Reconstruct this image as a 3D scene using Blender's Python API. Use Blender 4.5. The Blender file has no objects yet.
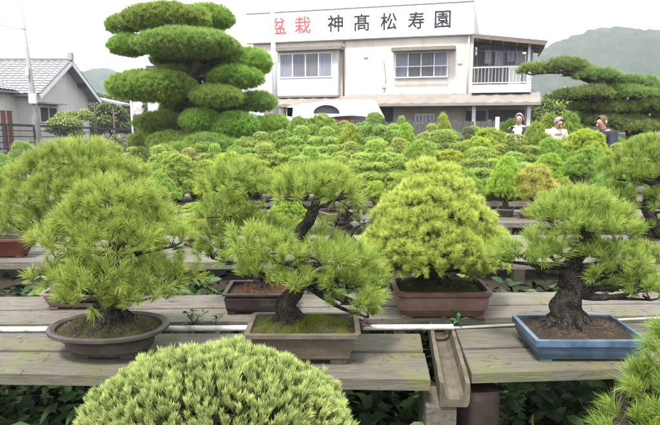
import bpy, math, random
import numpy as np
from mathutils import Vector, Matrix, Euler

rng = np.random.default_rng(7)
random.seed(7)
SC = bpy.context.scene
COL = SC.collection
R = math.radians

# ------------------------------------------------------------------ camera
F = 571.0; CX, CY = 330.0, 212.5; HZ = 125.0
CAMZ = 1.45
PITCH = math.atan((CY - HZ) / F)
CP, SP = math.cos(PITCH), math.sin(PITCH)

def ray(px, py):
    a, b = (px - CX) / F, (CY - py) / F
    return np.array([a, CP + b * SP, -SP + b * CP])
def at(px, py, Y):
    d = ray(px, py); d = d * (Y / d[1])
    return np.array([d[0], d[1], CAMZ + d[2]])
def on_z(px, py, z):
    d = ray(px, py); t = (z - CAMZ) / d[2]
    return np.array([d[0] * t, d[1] * t, z])
def ppm(Y, z=1.0):                       # photo pixels per metre at depth Y
    return F / (Y * CP - (z - CAMZ) * SP)

cam = bpy.data.cameras.new('camera'); cam.sensor_width = 36; cam.lens = F / 660 * 36
cam.clip_start = 0.05; cam.clip_end = 5000
co = bpy.data.objects.new('camera', cam); COL.objects.link(co)
co.location = (0, 0, CAMZ); co.rotation_euler = (math.pi / 2 - PITCH, 0, 0)
SC.camera = co

# ------------------------------------------------------------------ materials
def dim(c, k=.76): return tuple(x * k for x in c)
MATS = {}
def _new(name):
    m = bpy.data.materials.new(name); m.use_nodes = True
    nt = m.node_tree; nt.nodes.clear()
    out = nt.nodes.new('ShaderNodeOutputMaterial')
    MATS[name] = m
    return m, nt, out
def ramp(nt, fac, stops):
    r = nt.nodes.new('ShaderNodeValToRGB'); nt.links.new(fac, r.inputs['Fac'])
    e = r.color_ramp.elements
    while len(e) < len(stops): e.new(0.5)
    for i, (p, c) in enumerate(stops):
        e[i].position = p; e[i].color = (c[0], c[1], c[2], 1)
    return r.outputs['Color']
def noise(nt, scale, detail=4, rough=.55, stretch=None, coord='Object', dist=0.0):
    tc = nt.nodes.new('ShaderNodeTexCoord'); src = tc.outputs[coord]
    if stretch:
        mp = nt.nodes.new('ShaderNodeMapping'); mp.inputs['Scale'].default_value = stretch
        nt.links.new(src, mp.inputs['Vector']); src = mp.outputs['Vector']
    n = nt.nodes.new('ShaderNodeTexNoise'); nt.links.new(src, n.inputs['Vector'])
    n.inputs['Scale'].default_value = scale; n.inputs['Detail'].default_value = detail
    n.inputs['Roughness'].default_value = rough; n.inputs['Distortion'].default_value = dist
    return n.outputs['Fac']
def mixc(nt, fac, a, b, mode='MIX'):
    m = nt.nodes.new('ShaderNodeMix'); m.data_type = 'RGBA'; m.blend_type = mode
    for s, v in ((m.inputs[0], fac), (m.inputs[6], a), (m.inputs[7], b)):
        if hasattr(v, 'node'): nt.links.new(v, s)
        elif isinstance(v, (int, float)): s.default_value = v
        else: s.default_value = (v[0], v[1], v[2], 1)
    return m.outputs[2]
def math_(nt, op, a, b=0.0, c=0.0):
    m = nt.nodes.new('ShaderNodeMath'); m.operation = op
    for s, v in zip(m.inputs, (a, b, c)):
        if hasattr(v, 'node'): nt.links.new(v, s)
        else: s.default_value = v
    return m.outputs[0]
def bump(nt, h, strength=.5, dist=.01):
    b = nt.nodes.new('ShaderNodeBump'); nt.links.new(h, b.inputs['Height'])
    b.inputs['Strength'].default_value = strength; b.inputs['Distance'].default_value = dist
    return b.outputs['Normal']
def princ(nt, out, color, rough=.7, normal=None, spec=.3, metal=0):
    p = nt.nodes.new('ShaderNodeBsdfPrincipled')
    if hasattr(color, 'node'): nt.links.new(color, p.inputs['Base Color'])
    else: p.inputs['Base Color'].default_value = (*color, 1)
    if hasattr(rough, 'node'): nt.links.new(rough, p.inputs['Roughness'])
    else: p.inputs['Roughness'].default_value = rough
    p.inputs['Specular IOR Level'].default_value = spec
    p.inputs['Metallic'].default_value = metal
    if normal is not None: nt.links.new(normal, p.inputs['Normal'])
    nt.links.new(p.outputs[0], out.inputs['Surface'])
    return p
def mat(name, c1, c2=None, scale=8, rough=.7, bumpy=.0, bdist=.005, spec=.3, metal=0, stretch=None, detail=5, lo=.3, hi=.7):
    m, nt, out = _new(name)
    if c2 is None: c2 = tuple(x * .8 for x in c1)
    if name not in ('white_sign_paint', 'white_canvas'): c1, c2 = dim(c1), dim(c2)
    f = noise(nt, scale, detail, .6, stretch)
    col = ramp(nt, f, [(lo, c2), (hi, c1)])
    princ(nt, out, col, rough, bump(nt, f, bumpy, bdist) if bumpy else None, spec, metal)
    return m

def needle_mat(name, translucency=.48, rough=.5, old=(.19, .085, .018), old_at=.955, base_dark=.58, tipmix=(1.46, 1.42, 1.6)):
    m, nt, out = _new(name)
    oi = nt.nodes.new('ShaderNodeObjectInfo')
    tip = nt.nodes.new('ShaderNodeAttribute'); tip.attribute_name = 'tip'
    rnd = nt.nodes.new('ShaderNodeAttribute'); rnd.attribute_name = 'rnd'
    base = mixc(nt, 1.0, oi.outputs['Color'], (base_dark,) * 3, 'MULTIPLY')  # paler new tips; highlight and shadow contrast is also put into this gradient
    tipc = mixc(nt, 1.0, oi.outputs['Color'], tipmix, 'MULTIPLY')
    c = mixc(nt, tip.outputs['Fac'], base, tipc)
    v = math_(nt, 'MULTIPLY_ADD', rnd.outputs['Fac'], .62, .70)
    vv = nt.nodes.new('ShaderNodeCombineColor')
    nt.links.new(math_(nt, 'MULTIPLY', v, 1.0), vv.inputs[0])
    nt.links.new(math_(nt, 'POWER', v, .8), vv.inputs[1]); nt.links.new(v, vv.inputs[2])
    c = mixc(nt, 1.0, c, vv.outputs[0], 'MULTIPLY')
    g = math_(nt, 'GREATER_THAN', rnd.outputs['Fac'], old_at)
    c = mixc(nt, math_(nt, 'MULTIPLY', g, .75), c, old)
    p = princ(nt, out, c, rough, None, .14)
    t = nt.nodes.new('ShaderNodeBsdfTranslucent'); nt.links.new(c, t.inputs['Color'])
    mx = nt.nodes.new('ShaderNodeMixShader'); mx.inputs[0].default_value = translucency
    nt.links.new(p.outputs[0], mx.inputs[1]); nt.links.new(t.outputs[0], mx.inputs[2])
    nt.links.new(mx.outputs[0], out.inputs['Surface'])
    return m

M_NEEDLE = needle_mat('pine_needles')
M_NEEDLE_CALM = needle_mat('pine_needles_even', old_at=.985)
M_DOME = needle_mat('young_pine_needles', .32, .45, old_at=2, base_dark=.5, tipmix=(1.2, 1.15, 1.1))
M_LEAF = needle_mat('broad_leaves', .25, .5, old_at=2)
def leaf_gloss():
    m, nt, out = _new('glossy_leaves')
    rnd = nt.nodes.new('ShaderNodeAttribute'); rnd.attribute_name = 'rnd'
    c = ramp(nt, rnd.outputs['Fac'], [(0, (.012, .03, .009)), (.5, (.026, .058, .015)), (.88, (.042, .085, .02)), (.96, (.075, .125, .025)), (1, (.17, .19, .035))])
    princ(nt, out, c, .5, None, .2)
    return m
M_GLOSS = leaf_gloss()

def bark_mat(name, c1, c2, scale=55, bs=.9):
    m, nt, out = _new(name)
    tc = nt.nodes.new('ShaderNodeTexCoord')
    mp = nt.nodes.new('ShaderNodeMapping'); mp.inputs['Scale'].default_value = (1, 1, .5)
    nt.links.new(tc.outputs['Object'], mp.inputs[0])
    wn = nt.nodes.new('ShaderNodeTexNoise'); wn.inputs['Scale'].default_value = scale * .8; wn.inputs['Detail'].default_value = 5; nt.links.new(mp.outputs[0], wn.inputs['Vector'])
    va = nt.nodes.new('ShaderNodeVectorMath'); va.operation = 'MULTIPLY_ADD'; nt.links.new(wn.outputs['Color'], va.inputs[0]); va.inputs[1].default_value = (3.2 / scale,) * 3; nt.links.new(mp.outputs[0], va.inputs[2])
    v = nt.nodes.new('ShaderNodeTexVoronoi'); v.feature = 'DISTANCE_TO_EDGE'; v.inputs['Scale'].default_value = scale; nt.links.new(va.outputs[0], v.inputs['Vector'])
    n = noise(nt, scale * 1.6, 8, .75)
    h = math_(nt, 'ADD', math_(nt, 'MINIMUM', math_(nt, 'MULTIPLY', v.outputs['Distance'], 2.2), .45), math_(nt, 'MULTIPLY', n, .7))
    big = noise(nt, scale * .22, 4, .6)
    h = math_(nt, 'ADD', h, math_(nt, 'MULTIPLY', math_(nt, 'SUBTRACT', big, .5), .9))
    c = ramp(nt, h, [(.30, c2), (.58, c1), (.9, tuple(x * 2.1 for x in c1))])
    moss = noise(nt, 9, 5, .6)
    c = mixc(nt, ramp(nt, moss, [(.55, (0, 0, 0)), (.7, (.45, .45, .45))]), c, (.05, .065, .02))
    c = mixc(nt, 1.0, c, (.8, .8, .8), 'MULTIPLY'); princ(nt, out, c, .92, bump(nt, h, bs, .015), .12)
    return m
M_BARK = bark_mat('pine_bark', (.060, .052, .045), (.016, .013, .011), 120, 1.0)
M_BARK_FAR = bark_mat('old_bark', (.09, .075, .06), (.025, .02, .016), 12)

def wood_mat(name, c1, c2, c3, moss=0.0):
    m, nt, out = _new(name); c1, c2, c3 = dim(c1), dim(c2), dim(c3)
    g = noise(nt, 6, 8, .65, (1.2, 22, 22), dist=.6)
    fine = noise(nt, 22, 6, .7, (1.5, 40, 40))
    blot = noise(nt, 3.2, 5, .6)
    c = ramp(nt, g, [(.3, c3), (.5, c2), (.72, c1)])
    c = mixc(nt, ramp(nt, fine, [(.35, (.55,) * 3), (.5, (0,) * 3)]), c, tuple(x * .45 for x in c3))
    c = mixc(nt, ramp(nt, blot, [(.42, (0,) * 3), (.68, (.6,) * 3)]), c, tuple(x * .72 for x in c2))
    geo = nt.nodes.new('ShaderNodeNewGeometry'); stn = noise(nt, 9, 6, .7, (.35, 3, 3))
    c = mixc(nt, ramp(nt, stn, [(.52, (0,) * 3), (.68, (.55,) * 3)]), c, (.085, .062, .042))
    c = mixc(nt, 1.0, c, ramp(nt, geo.outputs['Random Per Island'], [(0, (.74, .72, .69)), (1, (1.12, 1.12, 1.1))]), 'MULTIPLY')
    if moss:
        ms = noise(nt, 5, 7, .7)
        c = mixc(nt, ramp(nt, ms, [(.56 - moss * .2, (0,) * 3), (.72 - moss * .2, (.75,) * 3)]), c, (.11, .12, .035))
    h = math_(nt, 'ADD', g, math_(nt, 'MULTIPLY', fine, .6))
    princ(nt, out, c, .75, bump(nt, h, .55, .006), .3)
    return m
M_WOOD = wood_mat('weathered_wood', (.275, .255, .225), (.19, .173, .15), (.06, .054, .045), .15)
M_WOODF = wood_mat('mossy_wood', (.25, .232, .195), (.16, .148, .122), (.052, .047, .038), .42)
M_WOODD = wood_mat('dark_wood', (.11, .095, .08), (.07, .06, .05), (.03, .026, .022))

def soil_mat(name, c1, c2, c3, scale=70):
    m, nt, out = _new(name); c1, c2, c3 = dim(c1), dim(c2), dim(c3)
    a = noise(nt, scale, 6, .75); b = noise(nt, scale * .18, 4, .6)
    c = ramp(nt, a, [(.36, c2), (.56, c1), (.72, tuple(x * 2.0 for x in c1))])
    c = mixc(nt, ramp(nt, b, [(.44, (0,) * 3), (.56, (1,) * 3)]), c, c3)
    princ(nt, out, c, .95, bump(nt, a, .9, .01), .1)
    return m
M_SOIL = soil_mat('mossy_soil', (.055, .047, .036), (.016, .013, .01), (.05, .06, .02))
M_SOILB = soil_mat('brown_soil', (.085, .06, .042), (.022, .017, .013), (.05, .04, .028))
M_SOILG = soil_mat('green_moss', (.06, .06, .025), (.02, .02, .01), (.07, .085, .015))

def pot_mat(name, c, rough=.5, spec=.4, var=.75, scale=14):
    m, nt, out = _new(name)
    c = dim(c, .8); f = noise(nt, scale, 8, .7); s = noise(nt, 11, 8, .7, (1, 1, 1.6))
    cc = ramp(nt, f, [(.3, tuple(x * var for x in c)), (.6, c)])
    cc = mixc(nt, ramp(nt, s, [(.5, (0,) * 3), (.72, (.55,) * 3)]), cc, tuple(min(1, x * 1.35 + .045) for x in c))
    d_ = noise(nt, 26, 8, .75); cc = mixc(nt, ramp(nt, d_, [(.55, (0,) * 3), (.7, (.6,) * 3)]), cc, tuple(x * .45 for x in c))
    princ(nt, out, cc, math_(nt, 'MULTIPLY_ADD', s, .5, rough - .2), bump(nt, f, .3, .004), spec)
    return m
M_POT_A = pot_mat('dark_stoneware', (.062, .050, .042))
M_POT_B = pot_mat('taupe_stoneware', (.115, .09, .066))
M_POT_BB = pot_mat('dark_brown_clay', (.03, .019, .016))
M_POT_C = pot_mat('red_brown_clay', (.15, .082, .062))
M_POT_D = pot_mat('blue_glaze', (.07, .12, .185), .3, .45, .5, 22)
M_POT_R = pot_mat('oxblood_glaze', (.14, .032, .02), .3, .5)
M_POT_T = pot_mat('tan_clay', (.17, .12, .09))
M_POT_M = pot_mat('brown_clay', (.10, .06, .045))

M_CONC = mat('mossy_concrete', (.185, .16, .12), (.075, .066, .045), 14, .9, .6, .006, .2, detail=8)
M_CONC2 = mat('block_concrete', (.17, .155, .125), (.07, .066, .05), 45, .95, .8, .006, .15, detail=8)
M_PVC = mat('white_plastic_pipe', (.60, .59, .56), (.24, .23, .19), 16, .45, .1, .002, lo=.28, hi=.52, detail=9)
M_GROUND = mat('earth_ground', (.06, .052, .04), (.024, .021, .016), 3, .95, .5, .03, .1, detail=9)
def wall_mat(name, c1, c2, stain):
    m, nt, out = _new(name); c1, c2, stain = dim(c1, .87), dim(c2, .84), dim(stain, .74)
    a = noise(nt, .7, 8, .65); st = noise(nt, 2.2, 7, .65, (1, 1, .07)); f = noise(nt, 30, 4, .6)
    c = ramp(nt, a, [(.3, c2), (.7, c1)])
    c = mixc(nt, ramp(nt, st, [(.5, (0,) * 3), (.75, (.5,) * 3)]), c, stain)
    princ(nt, out, c, .9, bump(nt, f, .25, .01), .15)
    return m
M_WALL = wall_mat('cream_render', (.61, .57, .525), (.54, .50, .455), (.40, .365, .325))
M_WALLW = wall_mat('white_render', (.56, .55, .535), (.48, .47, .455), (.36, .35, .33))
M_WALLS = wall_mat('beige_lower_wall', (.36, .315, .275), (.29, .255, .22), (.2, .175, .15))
M_SIGN = mat('white_sign_paint', (.86, .86, .86), (.8, .8, .8), .8, .5, 0)
M_TRIM = mat('white_frame', (.78, .78, .77), (.7, .7, .69), 6, .5, 0)
M_HOOD = mat('taupe_sheet', (.25, .215, .185), (.19, .165, .14), 5, .6, 0)
M_EAVE = mat('corrugated_sheet', (.30, .265, .235), (.22, .195, .17), 2, .6, .1)
M_BEAM = mat('brown_steel', (.2, .16, .135), (.15, .12, .1), 6, .6)
M_CURTAIN = mat('window_curtain', (.2, .19, .195), (.09, .085, .09), 4, .9, 0, stretch=(3, 3, .12))
M_CURTAINP = mat('pale_curtain', (.42, .42, .50), (.17, .17, .22), 4, .9, 0, stretch=(3, 3, .12))
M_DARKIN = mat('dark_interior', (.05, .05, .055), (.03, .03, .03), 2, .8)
M_STEEL = mat('galvanised_pole', (.55, .57, .6), (.46, .48, .5), 10, .45, 0, spec=.5, metal=.2)
M_CPOLE = mat('concrete_pole', (.42, .41, .39), (.33, .32, .3), 9, .8, .2)
M_RAIL = mat('dark_rail_paint', (.055, .045, .04), (.035, .03, .028), 9, .5, 0)
M_TILE = mat('grey_roof_tile', (.36, .37, .39), (.26, .27, .29), 2.5, .55, .1, spec=.4)
M_DOORW = mat('brown_door_wood', (.24, .105, .05), (.15, .065, .03), 4, .6, .2, stretch=(8, 8, 1))
M_CANVAS = mat('white_canvas', (.85, .85, .84), (.78, .78, .77), 2, .7, .15, .02)
M_CANVAS_SHADE = mat('shaded_canvas', (.33, .33, .36), (.28, .28, .31), 2, .8, 0)  # the white canvas in shade, its darkening put into the grey
M_RED = mat('red_paint', (.6, .13, .09), (.5, .1, .07), 6, .6)
M_PINK = mat('faded_red_lettering', (.72, .11, .13), (.6, .09, .1), 3, .6)
M_INK = mat('black_lettering', (.02, .025, .035), (.015, .018, .025), 3, .5)
M_PICKET = mat('grey_fence_boards', (.13, .12, .11), (.07, .065, .06), 4, .9, .3, stretch=(6, 6, .6))
M_SKIN = mat('skin', (.5, .3, .21), (.44, .25, .17), 12, .5)
M_HAIRW = mat('white_hair', (.33, .32, .31), (.17, .165, .16), 60, .6)
M_HAIRB = mat('greying_brown_hair', (.16, .10, .065), (.08, .05, .035), 60, .55)
M_CREAM = mat('cream_cloth', (.62, .57, .47), (.50, .46, .38), 14, .9, .2)
M_NAVY = mat('navy_cloth', (.035, .04, .062), (.02, .022, .035), 10, .8, .2)
M_BLACKC = mat('charcoal_cloth', (.03, .03, .034), (.018, .018, .02), 10, .85, .2)
M_WHITEC = mat('white_cloth', (.78, .78, .8), (.68, .68, .7), 10, .85, .2)
M_TROUSER = mat('grey_trouser_cloth', (.1, .1, .11), (.06, .06, .07), 14, .9)
M_BANNER = mat('white_banner_cloth', (.82, .78, .8), (.72, .55, .62), 5, .8)
M_TAG = mat('white_label_card', (.72, .70, .66), (.6, .58, .54), 20, .7)
def glass_mat():
    m, nt, out = _new('window_glass')
    p = princ(nt, out, (.25, .28, .33), .05, None, .6)
    p.inputs['Alpha'].default_value = .16
    return m
M_GLASS = glass_mat()
def hill_mat():
    m, nt, out = _new('forest_slope')
    a = noise(nt, .11, 7, .7); b = noise(nt, .014, 4, .6)
    c = ramp(nt, a, [(.36, (.010, .017, .011)), (.54, (.030, .045, .026)), (.66, (.065, .08, .042))])
    c = mixc(nt, ramp(nt, b, [(.4, (0,) * 3), (.62, (.6,) * 3)]), c, (.04, .06, .025))
    princ(nt, out, c, 1, bump(nt, a, 1, 4), 0)
    return m
M_HILL = hill_mat()

# ------------------------------------------------------------------ object helpers
def link(name, me, m=None, parent=None):
    me.name = name
    o = bpy.data.objects.new(name, me); COL.objects.link(o)
    if m is not None:
        me.materials.clear(); me.materials.append(m)
    if parent is not None: o.parent = parent
    return o
def thing(name, label, cat, loc=(0, 0, 0), group=None, rz=0):
    o = bpy.data.objects.new(name, None); COL.objects.link(o)
    o.empty_display_size = .1
    o.location = loc; o.rotation_euler.z = rz
    o['label'] = label; o['category'] = cat
    if group: o['group'] = group
    return o
def tag(o, label, cat, group=None):
    o['label'] = label; o['category'] = cat
    if group: o['group'] = group
    return o

class MB:
    """collects verts/faces of one mesh"""
    def __init__(s): s.v = []; s.f = []
    def add(s, vs, fs):
        n = len(s.v); s.v += [tuple(map(float, v)) for v in vs]; s.f += [tuple(i + n for i in f) for f in fs]
        return s
    def box(s, lo, hi, bev=0.0):
        (a, b, c), (d, e, f) = lo, hi
        if bev <= 0:
            s.add([(a, b, c), (d, b, c), (d, e, c), (a, e, c), (a, b, f), (d, b, f), (d, e, f), (a, e, f)],
                  [(0, 3, 2, 1), (4, 5, 6, 7), (0, 1, 5, 4), (1, 2, 6, 5), (2, 3, 7, 6), (3, 0, 4, 7)])
        else:
            import bmesh
            bm = bmesh.new(); bmesh.ops.create_cube(bm, size=1)
            for v in bm.verts:
                v.co = ((a + d) / 2 + v.co.x * (d - a), (b + e) / 2 + v.co.y * (e - b), (c + f) / 2 + v.co.z * (f - c))
            bmesh.ops.bevel(bm, geom=bm.edges[:], offset=bev, segments=2, affect='EDGES', profile=.6)
            bm.verts.index_update()
            s.add([v.co[:] for v in bm.verts], [[v.index for v in fc.verts] for fc in bm.faces]); bm.free()
        return s
    def prism(s, poly, thick):
        """polygon (list of 3d pts, planar) extruded by vector thick"""
        n = len(poly); t = np.array(thick, float)
        vs = [np.array(p, float) for p in poly] + [np.array(p, float) + t for p in poly]
        s.add(vs, [tuple(range(n)), tuple(range(2 * n - 1, n - 1, -1))] + [(i, i + n, (i + 1) % n + n, (i + 1) % n) for i in range(n)])
        return s
    def tube(s, pts, rad, seg=10, cap=True, jit=0.0, flat=None):
        P = [np.array(p, float) for p in pts]; n = len(P)
        if np.isscalar(rad): rad = [rad] * n
        up = np.array([0.0, 0.0, 1.0]); prev = None; base = len(s.v)
        for i in range(n):
            t = P[min(i + 1, n - 1)] - P[max(i - 1, 0)]; t = t / (np.linalg.norm(t) + 1e-9)
            if prev is None:
                a = np.cross(t, up if abs(t[2]) < .9 else np.array([1.0, 0, 0]))
            else:
                a = prev - t * np.dot(prev, t)
            a /= np.linalg.norm(a) + 1e-9; prev = a; b = np.cross(t, a)
            for k in range(seg):
                th = 2 * math.pi * k / seg
                r = rad[i] * (1 + (rng.uniform(-jit, jit) if jit else 0))
                s.v.append(tuple(P[i] + r * (math.cos(th) * a + math.sin(th) * b)))
        for i in range(n - 1):
            for k in range(seg):
                k2 = (k + 1) % seg
                s.f.append((base + i * seg + k, base + i * seg + k2, base + (i + 1) * seg + k2, base + (i + 1) * seg + k))
        if cap:
            s.f.append(tuple(base + k for k in range(seg - 1, -1, -1)))
            s.f.append(tuple(base + (n - 1) * seg + k for k in range(seg)))
        return s
    def build(s, name, m, parent=None, smooth=False, label=None):
        me = bpy.data.meshes.new(name); me.from_pydata(s.v, [], s.f); me.validate(); me.update()
        if smooth: me.polygons.foreach_set('use_smooth', [True] * len(me.polygons))
        o = link(name, me, m, parent)
        if label: o['label'] = label
        return o

def bars(mb, a, b, w, h=None):
    """square bar from a to b"""
    a, b = np.array(a, float), np.array(b, float); t = b - a; t /= np.linalg.norm(t)
    u = np.cross(t, [0, 0, 1.0]) if abs(t[2]) < .95 else np.array([1.0, 0, 0]); u /= np.linalg.norm(u); v = np.cross(u, t)
    h = h or w; u = u * w / 2; v = v * h / 2
    vs = [a - u - v, a + u - v, a + u + v, a - u + v, b - u - v, b + u - v, b + u + v, b - u + v]
    mb.add(vs, [(0, 3, 2, 1), (4, 5, 6, 7), (0, 1, 5, 4), (1, 2, 6, 5), (2, 3, 7, 6), (3, 0, 4, 7)])
    return mb

def spline(pts, n):
    P = np.array(pts, float); P = np.vstack([2 * P[0] - P[1], P, 2 * P[-1] - P[-2]]); out = []
    m = len(pts) - 1
    for i in range(n):
        t = i / (n - 1) * m; k = min(int(t), m - 1); u = t - k
        p0, p1, p2, p3 = P[k:k + 4]
        out.append(.5 * ((2 * p1) + (-p0 + p2) * u + (2 * p0 - 5 * p1 + 4 * p2 - p3) * u * u + (-p0 + 3 * p1 - 3 * p2 + p3) * u ** 3))
    return out

def fast_mesh(name, V, faces, attrs=None):
    """V (n,3); faces (m,k) constant k"""
    me = bpy.data.meshes.new(name); V = np.asarray(V, np.float32); faces = np.asarray(faces, np.int32)
    m, k = faces.shape
    me.vertices.add(len(V)); me.vertices.foreach_set('co', V.ravel())
    me.loops.add(m * k); me.loops.foreach_set('vertex_index', faces.ravel())
    me.polygons.add(m); me.polygons.foreach_set('loop_start', np.arange(0, m * k, k, dtype=np.int32))
    for nme, arr in (attrs or {}).items():
        a = me.attributes.new(nme, 'FLOAT', 'POINT'); a.data.foreach_set('value', np.asarray(arr, np.float32))
    me.update(calc_edges=True)
    return me

def norm(a): return a / (np.linalg.norm(a, axis=-1, keepdims=True) + 1e-9)

def pad_tufts(pads, spacing, low=-.35, inner=.55, upbias=.45, wild=.3):
    """tuft origins and directions over the upper sides of ellipsoid pads (cx,cy,cz,rx,ry,rz)"""
    P, D = [], []
    pads = np.array(pads, float)
    for c in pads:
        rx, ry, rz = c[3:6]
        p = 1.6
        area = 4 * math.pi * (((rx * ry) ** p + (rx * rz) ** p + (ry * rz) ** p) / 3) ** (1 / p)
        for shell, dens in ((1.0, 1.0), (inner, .5)):
            n = max(6, int(area * shell ** 2 / spacing ** 2 * dens))
            d = norm(rng.normal(size=(n, 3)))
            d = d[d[:, 2] > low - rng.uniform(0, .25, len(d))]
            lump = 1 + .10 * np.sin(d[:, 0] * 5 + c[0] * 31) * np.cos(d[:, 1] * 6 + c[2] * 17) + rng.uniform(-.10, .06, len(d))
            pos = c[:3] + d * c[3:6] * (shell * lump)[:, None]
            nrm = norm(d / c[3:6])
            keep = np.ones(len(pos), bool)
            for q in pads:
                if q is c or np.allclose(q, c): continue
                e = ((pos - q[:3]) / q[3:6]); keep &= (e ** 2).sum(1) > .55
            dirs = norm(nrm + np.array([0, 0, upbias]) + rng.normal(size=nrm.shape) * wild)
            P.append(pos[keep]); D.append(dirs[keep])
    return np.vstack(P), np.vstack(D)

def needles(P, D, n_per, length, width, spread=(.15, 1.0), shoot=.03, droop=.05, name='foliage', curve=False):
    """one mesh of thin needles in tufts"""
    N = len(P); K = n_per
    r_t = rng.uniform(0, 1, N)
    a = norm(np.cross(D, norm(rng.normal(size=D.shape)))); b = np.cross(D, a)
    th = np.arccos(rng.uniform(math.cos(spread[1]), math.cos(spread[0]), (N, K)))
    ph = rng.uniform(0, 2 * math.pi, (N, K))
    d = (np.cos(th)[..., None] * D[:, None, :] + np.sin(th)[..., None] * (np.cos(ph)[..., None] * a[:, None, :] + np.sin(ph)[..., None] * b[:, None, :]))
    tsize = rng.uniform(.75, 1.15, (N, 1))
    L = length * rng.uniform(.75, 1.1, (N, K)) * tsize
    s = rng.uniform(-.2, 1, (N, K)) * shoot
    base = P[:, None, :] + D[:, None, :] * s[..., None]
    tipp = base + d * L[..., None]; tipp[..., 2] -= droop * L
    wv = norm(np.cross(d, rng.normal(size=d.shape))) * (width / 2)
    rr = np.clip(r_t[:, None] * .75 + rng.uniform(0, .25, (N, K)), 0, 1)
    rr = np.where(rng.uniform(size=rr.shape) > .965, 1.0, rr * .95)
    M = N * K
    if curve:
        mid = base + d * (L * .55)[..., None]; mid[..., 2] += .02 * L
        V = np.stack([base - wv * .8, base + wv * .8, mid + wv, mid - wv, tipp], 2).reshape(-1, 3)
        i = np.arange(M) * 5
        f = np.stack([np.stack([i, i + 1, i + 2], 1), np.stack([i, i + 2, i + 3], 1), np.stack([i + 3, i + 2, i + 4], 1)], 1).reshape(-1, 3)
        tipa = np.tile([0, 0, .55, .55, 1], M); ra = np.repeat(rr.ravel(), 5)
    else:
        V = np.stack([base - wv, base + wv, tipp], 2).reshape(-1, 3)
        f = np.arange(M * 3).reshape(-1, 3)
        tipa = np.tile([0, 0, 1.0], M); ra = np.repeat(rr.ravel(), 3)
    return fast_mesh(name, V, f, {'tip': tipa, 'rnd': ra})

def leaves(P, D, length, width, name='leaves', roll=1.0):
    """folded oval leaves: 6 triangles each"""
    n = len(P)
    side = norm(np.cross(D, norm(np.array([0, 0, 1.0]) + rng.normal(size=D.shape) * .35 * roll)))
    up = np.cross(side, D)
    L = length * rng.uniform(.65, 1.2, n)[:, None]; W = width * rng.uniform(.7, 1.15, n)[:, None] / 2
    pts = [P, P + D * L * .33 + side * W - up * W * -.25, P + D * L * .7 + side * W * .8 + up * W * .1, P + D * L - up * L * .16,
           P + D * L * .7 - side * W * .8 + up * W * .1, P + D * L * .33 - side * W + up * W * .25, P + D * L * .35 - up * W * .1, P + D * L * .7 - up * L * .05]
    V = np.stack(pts, 1).reshape(-1, 3)
    T = np.array([(0, 1, 6), (1, 2, 7), (1, 7, 6), (2, 3, 7), (3, 4, 7), (4, 5, 6), (4, 6, 7), (5, 0, 6)])
    f = (np.arange(n)[:, None, None] * 8 + T[None]).reshape(-1, 3)
    r = np.repeat(rng.uniform(0, 1, n), 8); t = np.tile([0, .4, .7, 1, .7, .4, .4, .7], n)
    me = fast_mesh(name, V, f, {'tip': t, 'rnd': r})
    me.polygons.foreach_set('use_smooth', [True] * len(me.polygons))
    return me

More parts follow.
